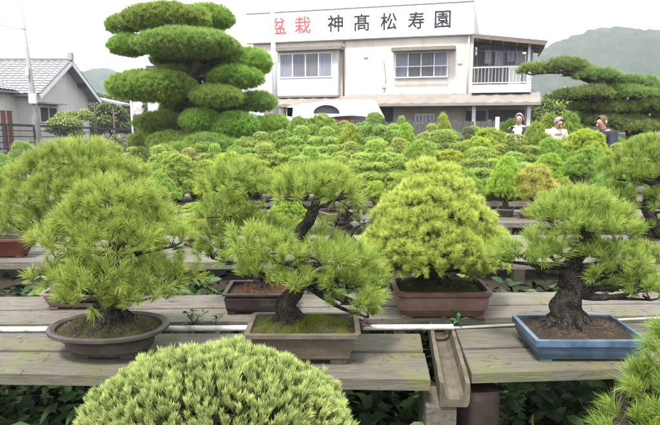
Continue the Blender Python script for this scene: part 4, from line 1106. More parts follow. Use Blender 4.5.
# ------------------------------------------------------------------ broadleaf trees behind
def broad_tree(px, top, base_w, Y, color, label, name='broadleaf_tree', n=9000, leaf=.22, zc=.35):
    b = at(px, 140, Y); b[2] = 0; H = at(px, top, Y)[2]; Wd = base_w / ppm(Y, 2)
    t = thing(name, label, 'tree', b)
    mb = MB(); pts = trunk_mesh(mb, [(0, 0, 0), (.1, 0, H * .25), (-.1, .1, H * .5), (0, 0, H * .85)], [.03 * H, .025 * H, .018 * H, .005 * H], 9, 14)
    cl = []
    for k in range(16):
        an = rng.uniform(0, 6.28); z = rng.uniform(zc, .86); rr = rng.uniform(.1, .42) * math.sqrt(max(.1, 1 - ((z - .5) / .5) ** 2))
        c = np.array([math.cos(an) * rr * Wd, math.sin(an) * rr * Wd, z * H]); cl.append((*c, Wd * rng.uniform(.13, .22), Wd * rng.uniform(.13, .22), H * rng.uniform(.07, .13)))
        branch_to(mb, pts[min(13, int(z * 12))], c, .01 * H, .003 * H, 0, 5, 6)
    mb.build('trunk', M_BARK_FAR, t, True)
    cl = np.array(cl); pick = rng.integers(len(cl), size=n)
    d = norm(rng.normal(size=(n, 3))) * rng.uniform(.55, 1.08, n)[:, None]
    P = cl[pick, :3] + d * cl[pick, 3:6]
    D = norm(d + rng.normal(size=d.shape) * .7)
    me = leaves(P, D, leaf, leaf * .6, 'crown'); o = link('crown', me, M_LEAF, t); o.color = (*color, 1)
    return t
BT = [
 (95, 88, 60, 46, (.13, .17, .065), 'pale grey green tree rising behind the little porch roof'),
 (135, 92, 60, 52, (.12, .16, .06), 'hazy tree filling the gap between porch and cloud tree'),
 (165, 96, 50, 60, (.10, .15, .055), 'hazy tree seen under the big left pad of the cloud tree'),
 (110, 104, 44, 40, (.14, .18, .06), 'low bushy tree behind the end of the railing'),
 (560, 84, 56, 38, (.20, .26, .05), 'bright yellow green tree beside the balcony behind the garden pine'),
 (600, 96, 50, 44, (.15, .21, .045), 'green tree behind the middle of the garden pine'),
 (650, 92, 60, 48, (.13, .19, .045), 'green tree behind the right end of the garden pine'),
 (540, 92, 30, 36, (.16, .22, .05), 'leafy tree at the right corner of the building'),
]
for q in BT: broad_tree(*q)
broad_tree(73, 106, 44, 26.6, (.26, .33, .10), 'round pale clipped tree before the gable of the tiled house', 'clipped_garden_tree', 15000, .095, .42)
broad_tree(113, 134, 22, 24.5, (.20, .25, .10), 'small pale shrub behind the right end of the railing', 'garden_shrub', 2500, .08, .2)

# ------------------------------------------------------------------ main building
BL, BR = at(253, 42, 29.5), at(472, 34, 26.6)
ANG = math.atan2(BR[1] - BL[1], BR[0] - BL[0]); LEN = math.hypot(BR[0] - BL[0], BR[1] - BL[1])
bt = thing('nursery_building', 'two storey cream nursery building with a balcony at its right end', 'building', (BL[0], BL[1], 0), None, ANG)
ux, uy = math.cos(ANG), math.sin(ANG)
def fac(px, py, v=0.0):
    """photo pixel -> (u, z) on the facade plane shifted inwards by v"""
    d = ray(px, py); n = np.array([-uy, ux]); o = np.array([BL[0], BL[1]]) + n * v
    tt = np.dot(o, n) / np.dot(d[:2], n); p = d[:2] * tt; z = CAMZ + d[2] * tt
    return np.dot(p - o, [ux, uy]), z
def fbox(px0, py0, px1, py1, v0, v1, vref=None):
    """box whose front face (at v0) covers a pixel rectangle (measured at its centre)"""
    vr = v0 if vref is None else vref
    mx, my = (px0 + px1) / 2, (py0 + py1) / 2
    u0 = fac(px0, my, vr)[0]; u1 = fac(px1, my, vr)[0]; z1 = fac(mx, py0, vr)[1]; z0 = fac(mx, py1, vr)[1]
    return (u0, v0, z0), (u1, v1, z1)
ZT = fac(360, 38)[1]; DEPTH = 8.0; U1 = fac(473, 60)[0]
zE = fac(400, 97)[1]           # floor line
MB().box((0, 0, zE), (U1, DEPTH, ZT + 1.2)).build('wall', M_WALL, bt)
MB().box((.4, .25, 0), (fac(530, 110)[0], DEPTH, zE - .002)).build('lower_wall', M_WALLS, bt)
# billboard on the parapet
sg = thing('roof_signboard', 'long white signboard with red and black lettering along the parapet', 'signboard', (BL[0], BL[1], 0), None, ANG)
zs0, zs1 = fac(360, 38.5, -.15)[1], fac(360, 8.3, -.15)[1]; us1 = fac(473, 20, -.15)[0]
MB().box((-.25, -.16, zs0), (us1, -.01, zs1), .01).build('board', M_SIGN, sg)
MB().box((-.28, -.19, zs1 + .001), (us1 + .03, .02, zs1 + .05)).build('frame', M_HOOD, sg)
MB().box((-.28, -.19, zs0 - .05), (us1 + .03, .02, zs0 - .001)).build('frame', M_HOOD, sg)
def glyph(ch, px, py, hpx, m):
    cu = bpy.data.curves.new('t', 'FONT'); cu.body = ch; cu.size = 1; cu.offset = .004; cu.extrude = .01; cu.align_x = 'LEFT'
    o = bpy.data.objects.new('t', cu); COL.objects.link(o)
    dg = bpy.context.evaluated_depsgraph_get(); me = bpy.data.meshes.new_from_object(o.evaluated_get(dg))
    bpy.data.objects.remove(o)
    if len(me.vertices) == 0: return
    co_ = np.array([v.co[:] for v in me.vertices]); lo, hi = co_.min(0), co_.max(0)
    u, z = fac(px, py, -.17); hh = fac(px, py - hpx / 2, -.17)[1] - fac(px, py + hpx / 2, -.17)[1]
    s = hh / max(hi[1] - lo[1], hi[0] - lo[0])
    for v in me.vertices:
        x, y, zz = v.co; v.co = (u + (x - (lo[0] + hi[0]) / 2) * s, -.163 - (zz + .01) * .6, z + (y - (lo[1] + hi[1]) / 2) * s)
    vv = [tuple(v.co) for v in me.vertices]; ff = [tuple(p.vertices) for p in me.polygons]; n_ = len(vv); q_ = s * .022
    vv = [(x, y, z_) for x, y, z_ in vv] + [(x + q_, y - .003, z_) for x, y, z_ in vv] + [(x + q_ / 2, y - .006, z_ + q_ * .6) for x, y, z_ in vv]
    m2 = bpy.data.meshes.new('lettering'); m2.from_pydata(vv, [], ff + [tuple(i + n_ for i in f) for f in ff] + [tuple(i + 2 * n_ for i in f) for f in ff])
    link('lettering', m2, m, sg)
for ch, px, py, m in (('盆', 278.5, 26, M_PINK), ('栽', 302.5, 25, M_PINK), ('神', 335, 23.5, M_INK), ('髙', 361.5, 22.5, M_INK), ('松', 388.5, 21.5, M_INK), ('寿', 416, 20.5, M_INK), ('園', 442.5, 19.5, M_INK)):
    glyph(ch, px, py, 17, m)
# windows
def window(px0, py0, px1, py1, v, nP, curt, rail=False, name='window', tilt=0):
    (u0, _, z0), (u1, _, z1) = fbox(px0, py0, px1, py1, v, v)
    f = MB(); fw = .055
    f.box((u0, v - .05, z1 - fw), (u1, v + .02, z1)).box((u0, v - .05, z0), (u1, v + .02, z0 + fw))
    zz0, zz1 = z0 + fw + .001, z1 - fw - .001
    for k in range(nP + 1):
        uu = u0 + (u1 - u0 - fw) * k / nP; f.box((uu, v - .048, zz0), (uu + fw, v + .018, zz1))
    w_ = f.build(name, M_TRIM, bt)
    MB().box((u0 + fw, v - .02, zz0), (u1 - fw, v - .012, zz1)).build('pane', M_GLASS, w_)
    c = MB()
    for k in range(nP):
        a_ = u0 + (u1 - u0 - fw) * k / nP + fw; b2 = u0 + (u1 - u0 - fw) * (k + 1) / nP
        MB().box((a_, v + .002, zz0), (b2, v + .012, zz1)).build('curtain', curt[k % len(curt)], w_)
    if rail:
        r = MB(); zr = z0 + (z1 - z0) * .42
        r.box((u0 - .05, v - .2, zr), (u1 + .05, v - .16, zr + .04)); r.box((u0 - .05, v - .2, z0 + .02), (u1 + .05, v - .16, z0 + .05))
        for q in np.linspace(u0, u1, 5): r.box((q - .012, v - .19, z0 + .05), (q + .012, v - .17, zr))
        r.build('railing', M_TRIM, w_)
    return w_
# left bay
lo, hi = fbox(277, 50, 338, 96, -.42, -.003); 
(u0, _, z0), (u1, _, z1) = lo, hi
bay = MB(); wz0 = fbox(279, 53, 333, 78, -.42, 0)[0][2]; wz1 = fbox(279, 53, 333, 78, -.42, 0)[1][2]
wu0, wu1 = fbox(279.5, 53, 332.5, 78, -.42, 0)[0][0], fbox(279.5, 53, 332.5, 78, -.42, 0)[1][0]
bay.box((u0, -.42, z0), (u1, -.003, wz0 - .002)); bay.box((u0, -.42, wz1 + .002), (u1, -.003, z1)); bay.box((wu1 + .002, -.42, wz0 - .002), (u1, -.003, wz1 + .002)); bay.box((u0, -.42, wz0 - .002), (wu0 - .002, -.003, wz1 + .002))
bay.build('bay', M_WALLW, bt)
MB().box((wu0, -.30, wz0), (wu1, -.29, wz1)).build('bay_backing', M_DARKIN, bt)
window(279.5, 53, 332.5, 78, -.40, 4, [M_CURTAINP, M_CURTAIN, M_CURTAIN, M_CURTAINP])
lo, hi = fbox(275, 46.5, 341, 50, -.75, -.003); MB().box(lo, hi).build('window_hood', M_HOOD, bt)
lo, hi = fbox(277, 95.5, 338, 97.5, -.46, -.003); MB().box(lo, hi).build('bay_shadow_strip', M_HOOD, bt)  # dark strip standing in for the shadow line below the bay
window(395, 52, 448, 78, -.03, 4, [M_CURTAINP, M_CURTAIN, M_CURTAIN, M_CURTAINP], True)
lo, hi = fbox(391, 46.5, 455, 50, -.7, -.003); MB().box(lo, hi).build('window_hood', M_HOOD, bt)
# downpipes, vents, a panel joint
for px in (344, 468):
    u_, _ = fac(px, 70); mb = MB(); mb.tube([(u_, -.07, zE + .1), (u_, -.07, ZT - .05)], .04, 10); mb.build('downpipe', M_TRIM if px > 400 else M_HOOD, bt, True)
for px, py in ((366, 56), (460, 62), (384, 86)):
    u_, z_ = fac(px, py); MB().box((u_ - .1, -.05, z_ - .1), (u_ + .1, -.003, z_ + .1), .02).build('vent', M_STEEL, bt)
u_, z_ = fac(384, 62); mb = MB(); mb.tube(spline([(u_, -.03, z_), (u_ + .1, -.03, z_ - .8), (u_ + .02, -.03, zE + .2)], 8), .015, 6); mb.build('wall_cable', M_HOOD, bt)
# first-floor canopy, ribbed sheet
def eave():
    ua, ub = fac(281, 100)[0], fac(541, 100, -1.0)[0]; zt, zb = fac(400, 94.5)[1], fac(400, 103.5, -1.1)[1]
    n = 60; vs = []; fs = []
    for i in range(n + 1):
        u = ua + (ub - ua) * i / n; b_ = .035 if i % 3 == 0 else 0
        vs += [(u, -.004, zt + b_), (u, -1.1, zb + b_), (u, -1.1, zb - .12), (u, -.004, zb - .14)]
    for i in range(n):
        k = i * 4
        for a_, b2 in ((0, 1), (1, 2), (2, 3)): fs.append((k + a_, k + b2, k + 4 + b2, k + 4 + a_))
    fs += [(0, 3, 2, 1), (n * 4, n * 4 + 1, n * 4 + 2, n * 4 + 3)]
    return MB().add(vs, fs)
eave().build('canopy_roof', M_EAVE, bt)
# ground floor openings
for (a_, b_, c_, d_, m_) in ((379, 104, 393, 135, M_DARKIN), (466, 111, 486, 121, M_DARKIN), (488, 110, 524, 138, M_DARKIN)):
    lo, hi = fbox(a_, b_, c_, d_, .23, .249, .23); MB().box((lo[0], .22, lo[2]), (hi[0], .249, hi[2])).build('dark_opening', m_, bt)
def low_window(px0, py0, px1, py1):
    lo, hi = fbox(px0, py0, px1, py1, .2, .249, .2); f = MB()
    f.box((lo[0], .19, lo[2]), (hi[0], .249, lo[2] + .05)).box((lo[0], .19, hi[2] - .05), (hi[0], .249, hi[2]))
    for s in np.linspace(0, 1, 6): uu = lo[0] + (hi[0] - lo[0] - .04) * s; f.box((uu, .192, lo[2] + .051), (uu + .04, .248, hi[2] - .051))
    w_ = f.build('window', M_TRIM, bt); MB().box((lo[0] + .02, .21, lo[2] + .02), (hi[0] - .02, .22, hi[2] - .02)).build('pane', M_CURTAINP, w_)
low_window(415, 114, 434, 124)
for px in (474, 529): 
    u, _ = fac(px, 110, -.7); MB().box((u - .08, -.75, 0), (u + .08, -.6, fac(px, 103.5, -.7)[1] - .1)).build('post', M_STEEL, bt)
# balcony
lo, hi = fbox(471, 84.5, 531, 92.5, -.35, -.01); ub1 = hi[0]
MB().box((U1 + .003, -.35, lo[2]), (ub1, 2.6, hi[2])).build('balcony_floor', M_WALLW, bt)
zf = hi[2]; zr = fac(500, 66.5, -.3)[1]
r = MB(); r.box((U1 + .02, -.33, zr - .05), (ub1, -.28, zr)); r.box((ub1 - .05, -.279, zr - .05), (ub1, 2.5, zr)); r.box((U1 + .02, -.33, zf + .06), (ub1, -.28, zf + .1))
for q in np.arange(U1 + .1, ub1, .15): r.box((q, -.315, zf + .1), (q + .014, -.295, zr - .05))
for q in np.arange(-.2, 2.5, .14): r.box((ub1 - .035, q, zf + .002), (ub1 - .015, q + .025, zr - .05))
r.build('balcony_railing', M_TRIM, bt)
zrf = fac(474, 35, -.4)[1]; zrf2 = fac(547, 42, -.4)[1]; uR = fac(547, 42, -.4)[0]; uL = U1 + .003
MB().box((U1 + .004, 2.0, zf + .002), (ub1 - .2, 2.1, zrf - .6)).build('balcony_back_wall', M_WALL, bt)
rf = MB(); rf.add([(uL, -.9, zrf), (uR, -.9, zrf2), (uR, 3, zrf2), (uL, 3, zrf), (uL, -.9, zrf - .05), (uR, -.9, zrf2 - .05), (uR, 3, zrf2 - .05), (uL, 3, zrf - .05)], [(0, 1, 2, 3), (7, 6, 5, 4), (0, 4, 5, 1), (1, 5, 6, 2), (2, 6, 7, 3), (3, 7, 4, 0)])
bf = rf.build('balcony_roof', M_EAVE, bt)
bm_ = MB()
for v_ in (-.86, .1, 1.1, 2.1): bars(bm_, (uL + .02, v_, zrf - .13), (uR - .05, v_, zrf2 - .13), .07, .14)
for s in np.linspace(.06, .96, 6): q = uL + (uR - uL) * s; zq = zrf + (zrf2 - zrf) * s - .235; bars(bm_, (q, -.86, zq), (q, 2.9, zq), .06, .06)
bm_.build('roof_beam', M_BEAM, bf)
u_, _ = fac(529, 60, -.3); MB().box((u_ - .05, -.34, zf + .002), (u_ + .05, -.24, zrf2 - .0)).build('balcony_post', M_TRIM, bt)
dn = MB(); z_d = zf + 2.0
for k in range(3):
    a_ = U1 + .1 + k * .62
    dn.box((a_, 1.93, zf + .01), (a_ + .05, 1.99, z_d)).box((a_ + .55, 1.93, zf + .01), (a_ + .60, 1.99, z_d)).box((a_ + .051, 1.93, z_d - .06), (a_ + .549, 1.99, z_d)).box((a_ + .051, 1.93, zf + 1.0), (a_ + .549, 1.99, zf + 1.05))
d_ = dn.build('balcony_door', M_TRIM, bt)
MB().box((U1 + .12, 1.97, zf + .02), (U1 + 1.9, 1.992, z_d - .02)).build('pane', M_CURTAINP, d_)
lo, hi = fbox(508, 73, 521, 84.5, .4, .7); MB().box((lo[0], .4, zf + .004), (hi[0], .75, zf + .85), .02).build('outdoor_unit', M_TRIM, bt)
cl_ = MB(); zl = zrf - .55
bars(cl_, (U1 + .05, .6, zl), (ub1 - .05, .6, zl - .15), .03)
for q, hgt, wd in ((.5, .5, .3), (.95, .6, .35), (1.5, .45, .3), (1.9, .55, .25), (2.3, .5, .3)): cl_.box((U1 + q, .59, zl - hgt - .1), (U1 + q + wd, .61, zl - .05))
lo_ = cl_.build('laundry', M_CURTAINP, None); lo_.location = (BL[0], BL[1], 0); lo_.rotation_euler.z = ANG
tag(lo_, 'washing hung on a rod under the balcony roof', 'laundry')

# slender sign pole before the building
p0 = at(277, 130, 24); p1 = at(270.5, -30, 24)
o = MB().tube([(p0[0], 24, 0), (p1[0], 24, p1[2])], [.11, .085], 14).build('flag_pole', M_STEEL, None, True); tag(o, 'slender pale steel pole rising before the left end of the signboard', 'pole')
# picket fence
a0, a1 = at(232, 135, 17.6), at(505, 135, 16.6)
ft = thing('picket_fence', 'low dark grey picket fence of upright boards between garden and building', 'fence', (a0[0], a0[1], 0), None, math.atan2(a1[1] - a0[1], a1[0] - a0[0]))
Lf = math.hypot(a1[0] - a0[0], a1[1] - a0[1]); ztop = at(440, 120.5, 17)[2]
fb = MB(); q = 0.0
while q < Lf:
    fb.box((q, 0, .1), (q + .125, .02, ztop + rng.uniform(-.04, .03))); q += .165
fb.build('boards', M_PICKET, ft); fb = MB()
for z_ in (.45, ztop - .25): fb.box((0, .021, z_), (Lf, .06, z_ + .08))
fb.build('rail', M_PICKET, ft); 
for q in np.arange(.1, Lf, 1.9): MB().box((q, .061, 0), (q + .1, .16, ztop - .05)).build('post', M_PICKET, ft)
pw = at(497.5, 117, 15.5); o = MB().box((pw[0] - .045, 15.45, 0), (pw[0] + .045, 15.55, pw[2]), .008).build('white_post', M_TRIM); tag(o, 'short white post standing at the right end of the picket fence', 'post')
# dark boarded fence at the right
a0, a1 = at(592, 135, 16.2), at(720, 135, 14.8)
ft = thing('board_fence', 'dark horizontal board fence behind the leaning garden pine', 'fence', (a0[0], a0[1], 0), None, math.atan2(a1[1] - a0[1], a1[0] - a0[0]))
Lf = math.hypot(a1[0] - a0[0], a1[1] - a0[1]); fb = MB(); zt_ = at(650, 119, 15.5)[2]
for z_ in np.arange(.1, zt_, .19): fb.box((0, 0, z_), (Lf, .02, z_ + .165))
fb.build('boards', M_PICKET, ft)
for q in np.arange(0, Lf, 1.5): MB().box((q, .021, 0), (q + .09, .11, zt_ + .05)).build('post', M_PICKET, ft)

# ------------------------------------------------------------------ white canopy tent with an arched cut in the front valance
def tent():
    Y = 20.5
    L_, R_ = at(287, 110, Y), at(377, 104, Y - .6)
    t = thing('canopy_tent', 'white fabric canopy with an arched front and red board beneath, before the building', 'canopy', ((L_[0] + R_[0]) / 2, Y, 0))
    hw = (R_[0] - L_[0]) / 2; z1 = at(330, 102, Y)[2]; z0 = at(330, 117, Y)[2]; zl = at(290, 107.5, Y)[2]; zb = at(290, 125, Y)[2]
    # roof: gently bowed sheet sloping to the back
    mb = MB(); n = 16; vs = []; fs = []
    for i in range(n + 1):
        s = i / n; x = -hw + 2 * hw * s; zz = zl + (z1 + .03 - zl) * math.sin(min(1, s * 1.15) * math.pi / 2)
        vs += [(x, -.02, zz), (x, 2.2, zz + .15), (x, 2.2, zz + .13), (x, -.02, zz - .02)]
    for i in range(n):
        k = i * 4
        for j in range(4): fs.append((k + j, k + (j + 1) % 4, k + 4 + (j + 1) % 4, k + 4 + j))
    mb.add(vs, fs); mb.build('roof_sheet', M_CANVAS, t, True)
    ar = at(330, 113, Y)
    # valance with arch: built from vertical strips
    mb = MB(); n = 60; vs = []; fs = []
    xa0, xa1 = at(313, 113, Y)[0] - t.location.x, at(340, 111, Y)[0] - t.location.x
    zA0, zA1 = at(325, 114, Y)[2], at(325, 105, Y)[2]
    def strip(x0, x1, lo0, lo1, hi0, hi1): mb.add([(x0, -.05, lo0), (x1, -.05, lo1), (x1, -.05, hi1), (x0, -.05, hi0), (x0, -.03, lo0), (x1, -.03, lo1), (x1, -.03, hi1), (x0, -.03, hi0)], [(0, 1, 2, 3), (7, 6, 5, 4), (0, 4, 5, 1), (3, 2, 6, 7)])
    def top(x): s = (x + hw) / (2 * hw); return zl + (z1 + .03 - zl) * math.sin(min(1, s * 1.15) * math.pi / 2)
    def bot(x): return z0 + .05 * math.sin(x * 2.3)
    for i in range(n):
        x0, x1 = -hw + 2 * hw * i / n, -hw + 2 * hw * (i + 1) / n
        if x0 > xa0 - .02 and x1 < xa1 + .02:
            g0, g1 = [zA0 + (zA1 - zA0) * math.sqrt(max(0, 1 - ((x - (xa0 + xa1) / 2) / ((xa1 - xa0) / 2)) ** 2)) for x in (x0, x1)]
            strip(x0, x1, bot(x0), bot(x1), zA0, zA0); strip(x0, x1, g0, g1, top(x0), top(x1))
        else: strip(x0, x1, bot(x0), bot(x1), top(x0), top(x1))
    mb.build('valance', M_CANVAS, t)
    MB().box((xa0 - .2, .3, zA0 - .1), (xa1 + .2, .32, zA1 + .1)).build('shaded_underside', M_CANVAS_SHADE, t)  # grey sheet stands in for the shadowed underside behind the arch
    MB().prism([(-hw, -.05, zl), (-hw + .22, -.05, zl), (-hw + .16, -.05, zb), (-hw - .03, -.05, zb)], (0, .03, 0)).build('side_curtain', M_CANVAS, t)
    xr = at(384.5, 118, Y)[0] - t.location.x; zr_ = at(384, 118, Y)[2]
    MB().prism([(hw - .02, -.06, top(hw)), (hw + .02, -.06, top(hw) - .03), (xr, -.06, zr_), (xr - .06, -.06, zr_), (hw - .25, -.06, z0 + .02)], (0, .03, 0)).build('side_flap', M_CANVAS, t)
    for x in (-hw + .1, hw - .2):
        for y in (.0, 2.1): MB().tube([(x, y, 0), (x, y, zl - .05)], .025, 8).build('pole', M_STEEL, t)
    MB().box((at(335, 120, Y)[0] - t.location.x, .5, at(340, 124, Y)[2]), (at(354, 120, Y)[0] - t.location.x, .53, at(340, 117, Y)[2])).build('red_board', M_RED, t)
    MB().box((-hw + .3, 1.9, .1), (hw - .3, 1.95, z0 + .25)).build('shade_backdrop', M_CANVAS_SHADE, t)  # the dim inside of the tent is put into this sheet's grey
tent()

# ------------------------------------------------------------------ left house
ht = thing('tiled_house', 'single storey white house with grey tiled gable roof behind the railing', 'house', (-14, 27.5, 0))
def H(o): return rel(o, ht)
XW, YN, YF, ZE, ZR = -13.97, 27.5, 33.5, 3.15, 4.75
YM = (YN + YF) / 2
mb = MB(); mb.prism([(XW, YN, 0), (XW, YF, 0), (XW, YF, ZE), (XW, YM, ZR - .12), (XW, YN, ZE)], (-10, 0, 0)); H(mb.build('wall', M_WALLW, ht))
XG = -14.83
mb = MB(); mb.prism([(XG, 21.0, 0), (XG, YN - .002, 0), (XG, YN - .002, 3.0), (XG, 21.0, 3.0)], (-8, 0, 0)); H(mb.build('wing_wall', M_WALLW, ht))
def tiled(p00, p10, p11, p01, n, th=.09):
    """tile sheet: p00->p10 along the eave, p00->p01 up the slope; waves along the eave and steps up the slope"""
    p00, p10, p11, p01 = map(lambda q: np.array(q, float), (p00, p10, p11, p01)); rowsn = 14
    nrm = np.cross(p10 - p00, p01 - p00); nrm /= np.linalg.norm(nrm); nrm *= np.sign(nrm[2])
    vs = []; fs = []; nx = n * 4
    for j in range(rowsn):
        for e in (0, 1):
            tt = (j + e) / rowsn; lift = .05 * (1 - e)
            for i in range(nx + 1):
                s = i / nx; a = p00 + (p10 - p00) * s; b = p01 + (p11 - p01) * s
                vs.append(a + (b - a) * tt + nrm * (lift + .035 * (.5 + .5 * math.cos(2 * math.pi * i / 4))))
    for r_ in range(rowsn * 2 - 1):
        for i in range(nx): fs.append((r_ * (nx + 1) + i, r_ * (nx + 1) + i + 1, (r_ + 1) * (nx + 1) + i + 1, (r_ + 1) * (nx + 1) + i))
    mb = MB().add(vs, fs)
    q = [p00, p10, p11, p01]; mb.prism([v - nrm * .012 for v in q], -nrm * th)
    return mb
XV = -13.4; ov = .55
def rz(y): return ZE + (ZR - ZE) * (y - YN) / (YM - YN)
H(tiled((-25, YN - ov, rz(YN - ov)), (XV, YN - ov, rz(YN - ov)), (XV, YM, ZR), (-25, YM, ZR), 34).build('roof', M_TILE, ht))
H(tiled((XV, YF + ov, rz(YN - ov)), (-25, YF + ov, rz(YN - ov)), (-25, YM, ZR), (XV, YM, ZR), 34).build('roof', M_TILE, ht))
mb = MB(); mb.tube([(-25, YM, ZR + .1), (XV + .02, YM, ZR + .1)], .13, 10); mb.box((XV - .15, YM - .14, ZR + .02), (XV + .06, YM + .14, ZR + .42), .03); H(mb.build('ridge', M_TILE, ht, False))
mb = MB(); z_ = rz(YN - ov)
for s, yy in ((1, YN - ov), (-1, YF + ov)): bars(mb, (XV - .02, yy, z_ - .12), (XV - .02, YM, ZR - .12), .05, .2)
H(mb.build('bargeboard', M_TRIM, ht))
mb = MB()
for yy in (YN + 1.5, YM, YF - 1.2): mb.box((XW - .0, yy - .06, rz(min(yy, 2 * YM - yy)) - .28), (XV - .06, yy + .06, rz(min(yy, 2 * YM - yy)) - .14))
H(mb.build('purlin', M_WOODD, ht))
# wing roof: ridge runs towards the camera
XR, ZRW = -18.6, 4.6; xe = XG + .45
H(tiled((xe, 20.4, 2.98), (xe, YN - ov - .02, 2.98), (XR, YM - .5, ZRW), (XR, 20.4, ZRW), 22).build('wing_roof', M_TILE, ht))
H(tiled((XR * 2 - xe, YN, 2.98), (XR * 2 - xe, 20.4, 2.98), (XR, 20.4, ZRW), (XR, YM - .5, ZRW), 22).build('wing_roof', M_TILE, ht))
mb = MB(); mb.tube([(XR, 20.3, ZRW + .1), (XR, YM - .5, ZRW + .1)], .12, 10); H(mb.build('ridge', M_TILE, ht))
def gwin(y0, y1, z0, z1, name='window', m=M_DARKIN, x=XW):
    f = MB(); 
    f.box((x, y0, z0), (x + .06, y1, z0 + .06)).box((x, y0, z1 - .06), (x + .06, y1, z1)).box((x, y0, z0 + .061), (x + .06, y0 + .06, z1 - .061)).box((x, y1 - .06, z0 + .061), (x + .06, y1, z1 - .061)).box((x, (y0 + y1) / 2 - .03, z0 + .061), (x + .055, (y0 + y1) / 2 + .03, z1 - .061))
    w_ = H(f.build(name, M_STEEL, ht)); MB().box((x + .002, y0 + .06, z0 + .06), (x + .02, y1 - .06, z1 - .06)).build('pane', m, w_)
gwin(27.8, 29.6, 1.55, 2.35)
hd = H(MB().box((XW + .002, 27.6, 2.45), (XW + .5, 29.8, 2.52)).build('window_hood', M_TILE, ht))
gwin(25.9, 27.0, .25, 2.15, 'door', M_DOORW, XG); gwin(24.6, 25.86, .25, 2.15, 'door', M_DOORW, XG); gwin(23.2, 24.5, .25, 2.15, 'door', M_DOORW, XG)
# little porch roof beyond the gable
a_ = at(92, 104, 34.5); c_ = at(122, 104, 34.5)
pt = thing('porch', 'small flat porch roof on posts right of the tiled house', 'porch', (a_[0], 34.5, 0))
zp = at(107, 101, 34.5)[2]; Wp = c_[0] - a_[0]
MB().add([(0, 0, zp + .25), (Wp, 0, zp - .15), (Wp, 2, zp - .15), (0, 2, zp + .25), (0, 0, zp + .13), (Wp, 0, zp - .27), (Wp, 2, zp - .27), (0, 2, zp + .13)], [(0, 1, 2, 3), (7, 6, 5, 4), (0, 4, 5, 1), (1, 5, 6, 2), (2, 6, 7, 3), (3, 7, 4, 0)]).build('roof', M_TILE, pt)
for q in (.05, Wp * .65): MB().box((q, .1, 0), (q + .08, .18, zp - .1)).build('post', M_BEAM, pt)
# railing on a low wall
q0, q1 = np.array([-12.35, 20.0]), np.array([-10.65, 31.0])
fr = thing('metal_railing', 'dark brown metal railing of horizontal bars along the left boundary', 'railing', (q0[0], q0[1], 0))
def fp(s, z): p = q0 + (q1 - q0) * s; return np.array([p[0] - q0[0], p[1] - q0[1], z])
zt0, zt1, zb0, zb1 = 1.50, 1.2, .46, .22
for k, s in enumerate((0, .25, .5, .75)):
    mb = MB(); bars(mb, fp(s, zt0 + (zt1 - zt0) * s + .0), fp(s + .2495, zt0 + (zt1 - zt0) * (s + .25)), .07, .09); mb.build('top_rail', M_RAIL, fr)
mb = MB()
for j in (.2, .42, .64, .86): bars(mb, fp(0, zt0 + (zb0 - zt0) * j), fp(1, zt1 + (zb1 - zt1) * j), .03, .035)
mb.build('bar', M_RAIL, fr)
for s in np.linspace(0, 1, 8): mb = MB(); bars(mb, fp(s, 0.02), fp(s, zt0 + (zt1 - zt0) * s - .05), .07); mb.build('post', M_RAIL, fr)
mb = MB(); mb.prism([fp(0, 0) + (.06, 0, 0), fp(1, 0) + (.06, 0, 0), fp(1, zb1) + (.06, 0, 0), fp(0, zb0) + (.06, 0, 0)], (.15, 0, 0)); o = mb.build('boundary_wall', M_PICKET); o.location = fr.location
tag(o, 'low dark concrete wall below the metal railing', 'wall')
# utility pole, leaning
u0_ = at(43, 158, 17.5); u1_ = at(17, -18, 17.5)
up = thing('utility_pole', 'leaning concrete utility pole with white lamp box before the tiled house', 'pole', (u0_[0], 17.5, 0))
foot = np.array([0, 0, 0.0]); topp = np.array([u1_[0] - u0_[0], 0, u1_[2]]); dirp = topp / topp[2]
foot = foot - dirp * 0
MB().tube([foot, topp * .5, topp], [.085, .07, .05], 14).build('pole', M_CPOLE, up, True)
mb = MB(); 
for s in np.linspace(.5, .95, 9): p = topp * s; mb.tube([p - (.13 * (1 if int(s * 40) % 2 else -1), 0, 0), p], .012, 6)
mb.build('step_bolt', M_STEEL, up)
pb = topp * (at(31, 98, 17.5)[2] / topp[2]); MB().box(pb + (-.06, -.2, -.18), pb + (.16, -.08, .12), .03).build('lamp_box', M_TRIM, up)
pb = topp * (at(27, 72, 17.5)[2] / topp[2]); mb = MB(); mb.tube([pb + (-.02, -.12, -.12), pb + (-.02, -.12, .12)], .05, 10); mb.build('insulator', M_TRIM, up)
mb = MB(); bars(mb, topp * .985 + (-.5, 0, 0), topp * .985 + (.5, 0, 0), .06); mb.build('crossarm', M_STEEL, up)
wt = topp * .985 + np.array([u0_[0], 17.5, 0])
def wire(a, b, sag, label):
    a, b = np.array(a), np.array(b); pts = [a + (b - a) * s - np.array([0, 0, sag * 4 * s * (1 - s)]) for s in np.linspace(0, 1, 18)]
    o = MB().tube(pts, .009, 6).build('power_cable', M_RAIL); tag(o, label, 'cable', 'overhead cables')
wire(wt + (-.4, 0, .04), at(-60, -8, 14), .1, 'overhead cable leaving the utility pole crossarm to the left, upper')
wire(wt + (.4, 0, .04), at(150, 52, 60), .6, 'overhead cable running from the utility pole crossarm towards the cloud tree')
wire(at(31, 30, 17.5), at(-60, 5, 14), .1, 'overhead cable leaving the utility pole to the left, lower')
